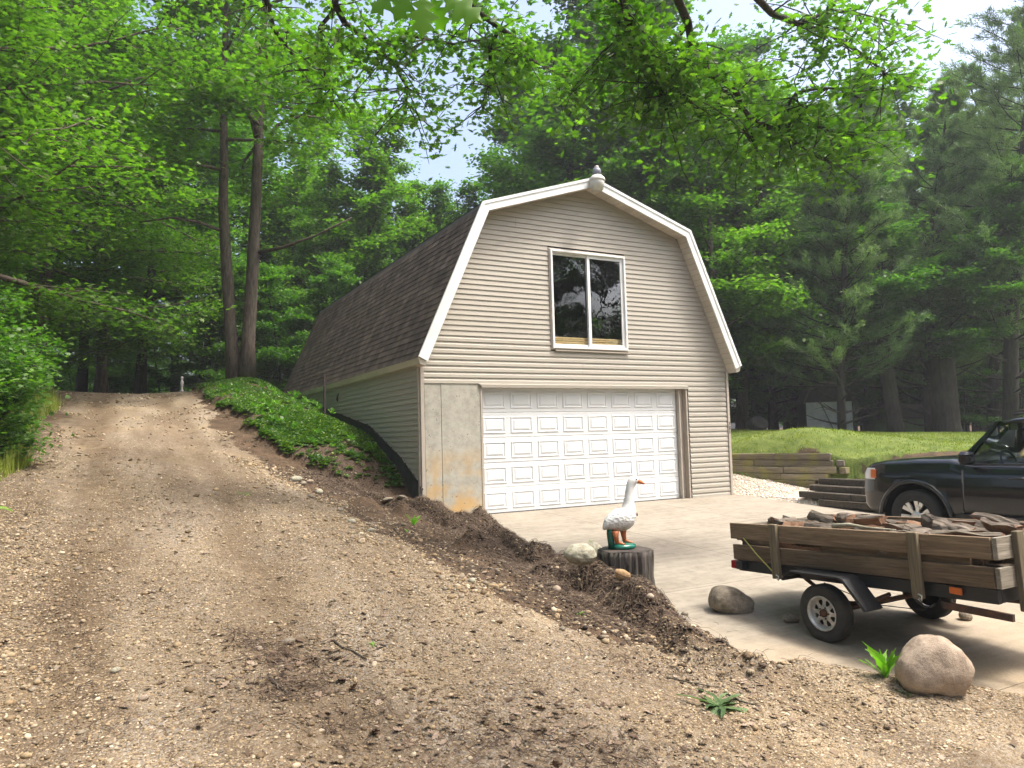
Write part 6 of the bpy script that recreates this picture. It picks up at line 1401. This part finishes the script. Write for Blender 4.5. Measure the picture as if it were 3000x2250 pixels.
stuff(tag(link('dead_leaves', np_mesh('dead_leaves', V, Fc), M['deadleaf']), 'brown curled oak leaves littering the gravel and verge', 'leaf litter'))
# larger sticks
for k, (pts, r0, lab) in enumerate([([(722, 1388), (738, 1402), (765, 1412), (792, 1428)], .008, 'thin bent twig lying on open gravel by a green seedling'), ([(583, 1472), (600, 1487), (622, 1508)], .011, 'short broken stick among dead leaves on the gravel'), ([(1960, 1362+45), (1500, 1405), (1512, 1412)][1:], .01, 'stub of twig on the dirt near the trailer'), ([(1565, 1500), (1600, 1520), (1640, 1530)], .008, 'twig lying beside the wilted pulled plant'), ([(1440, 1470), (1490, 1482), (1560, 1490)], .006, 'long thin twig between the leaf litter and wilted plant'), ([(690, 1425), (640, 1440)], .007, 'short dark twig below the bent twig')]):
    P = [ground_at(u, v)+np.array([0, 0, r0*1.2]) for u, v in pts]
    tag(MB().tube(P, [r0*(1-.5*i/len(P)) for i in range(len(P))], 6).build('stick', M['bark']), lab, 'stick')
# weeds
def weed(u, v, label, sc, n, mat, seed, flat=.3, pos=None):
    r = RS(seed); p = ground_at(u, v) if pos is None else pos; t = thing('weed', label, 'weed', tuple(p)); 
    for k in range(n):
        a = k*2.4+r.normal()*.3; L_ = sc*r.uniform(.6, 1.1); e = flat+r.uniform(-.35, .5); cv = r.normal()*.5; K = 7; V = []; Fs = []
        for i in range(K):
            s = i/(K-1); w = .10*L_*math.sin(math.pi*min(.08+s*.92, .985))**.7*(1+.45*math.sin(i*2.6+k)); rr_ = L_*s; z = L_*(math.sin(e)*s-.55*s*s*math.cos(e)*.6); x_ = L_*s*math.cos(e)
            V += [(x_, -w+cv*L_*s*s, z), (x_, cv*L_*s*s, z-.02*L_), (x_, w+cv*L_*s*s, z+.03*L_*math.sin(i+k))]
            if i: b = i*3; Fs += [(b-3, b-2, b+1, b), (b-2, b-1, b+2, b+1)]
        mb_ = MB(); R3 = Rz(a); mb_.add([R3@Vector(q) for q in V], Fs, 0, True); me_ = mb_.mesh('leaf'); me_.materials.append(M[mat]); o = link('leaf', me_, None, t)
    return t
wp = ground_at(1912, 1465); weed(0, 0, 'bright green dandelion weed beside the big boulder', .24, 18, 'weed', 1, 1.1, (wp[0], wp[1], wp[2]))
wq = ground_at(1552, 1532); weed(0, 0, 'pulled wilted weed lying flat on the gravel', .24, 22, 'wilt', 2, .22, (wq[0], wq[1], wq[2]+.02))
weed(805, 1398, 'tiny green seedling alone on the gravel', .06, 7, 'weed', 3, .4)
weed(525, 1068, 'small green weed on the drive near the bank', .13, 6, 'weed', 4, .2)
weed(893, 1135, 'upright green shoots on top of the soil heap', .22, 8, 'weed', 5, 1.0)
weed(880, 1150, 'small seedling low on the soil heap', .08, 6, 'weed', 6, .5)
weed(1252, 1330, 'small green sprout in the soil below the stump', .08, 6, 'weed', 7, .4)
weed(1275, 1172, 'pale sprig growing behind the mossy boulder', .08, 6, 'weed', 8, .6)
weed(1960, 1505, 'low creeping weed at the foot of the big boulder', .08, 7, 'wilt', 9, .2)
p = at_depth(-22, 1100, 4.6); weed(0, 0, 'green leafy seedling at the edge of the drive', .17, 7, 'weed', 10, .3, (p[0], p[1], p[2]))

# ------------------------------------------------------------------ air
HAZE = .001
hz = MB().box((5, 5, 18), (290, 290, 48)).build('haze', None) if False else None
bmx = bpy.data.meshes.new('haze'); _b = MB().box((5, 5, 19), (292, 292, 46)); bmx = _b.mesh('haze')
hm = bpy.data.materials.new('haze_air'); hm.use_nodes = True; hm.node_tree.nodes.remove(hm.node_tree.nodes['Principled BSDF'])
pv = hm.node_tree.nodes.new('ShaderNodeVolumePrincipled'); pv.inputs['Color'].default_value = (.92, .96, 1, 1); pv.inputs['Density'].default_value = HAZE; pv.inputs['Anisotropy'].default_value = .3
hm.node_tree.links.new(pv.outputs[0], hm.node_tree.nodes['Material Output'].inputs['Volume'])
stuff(link('haze', bmx, hm))
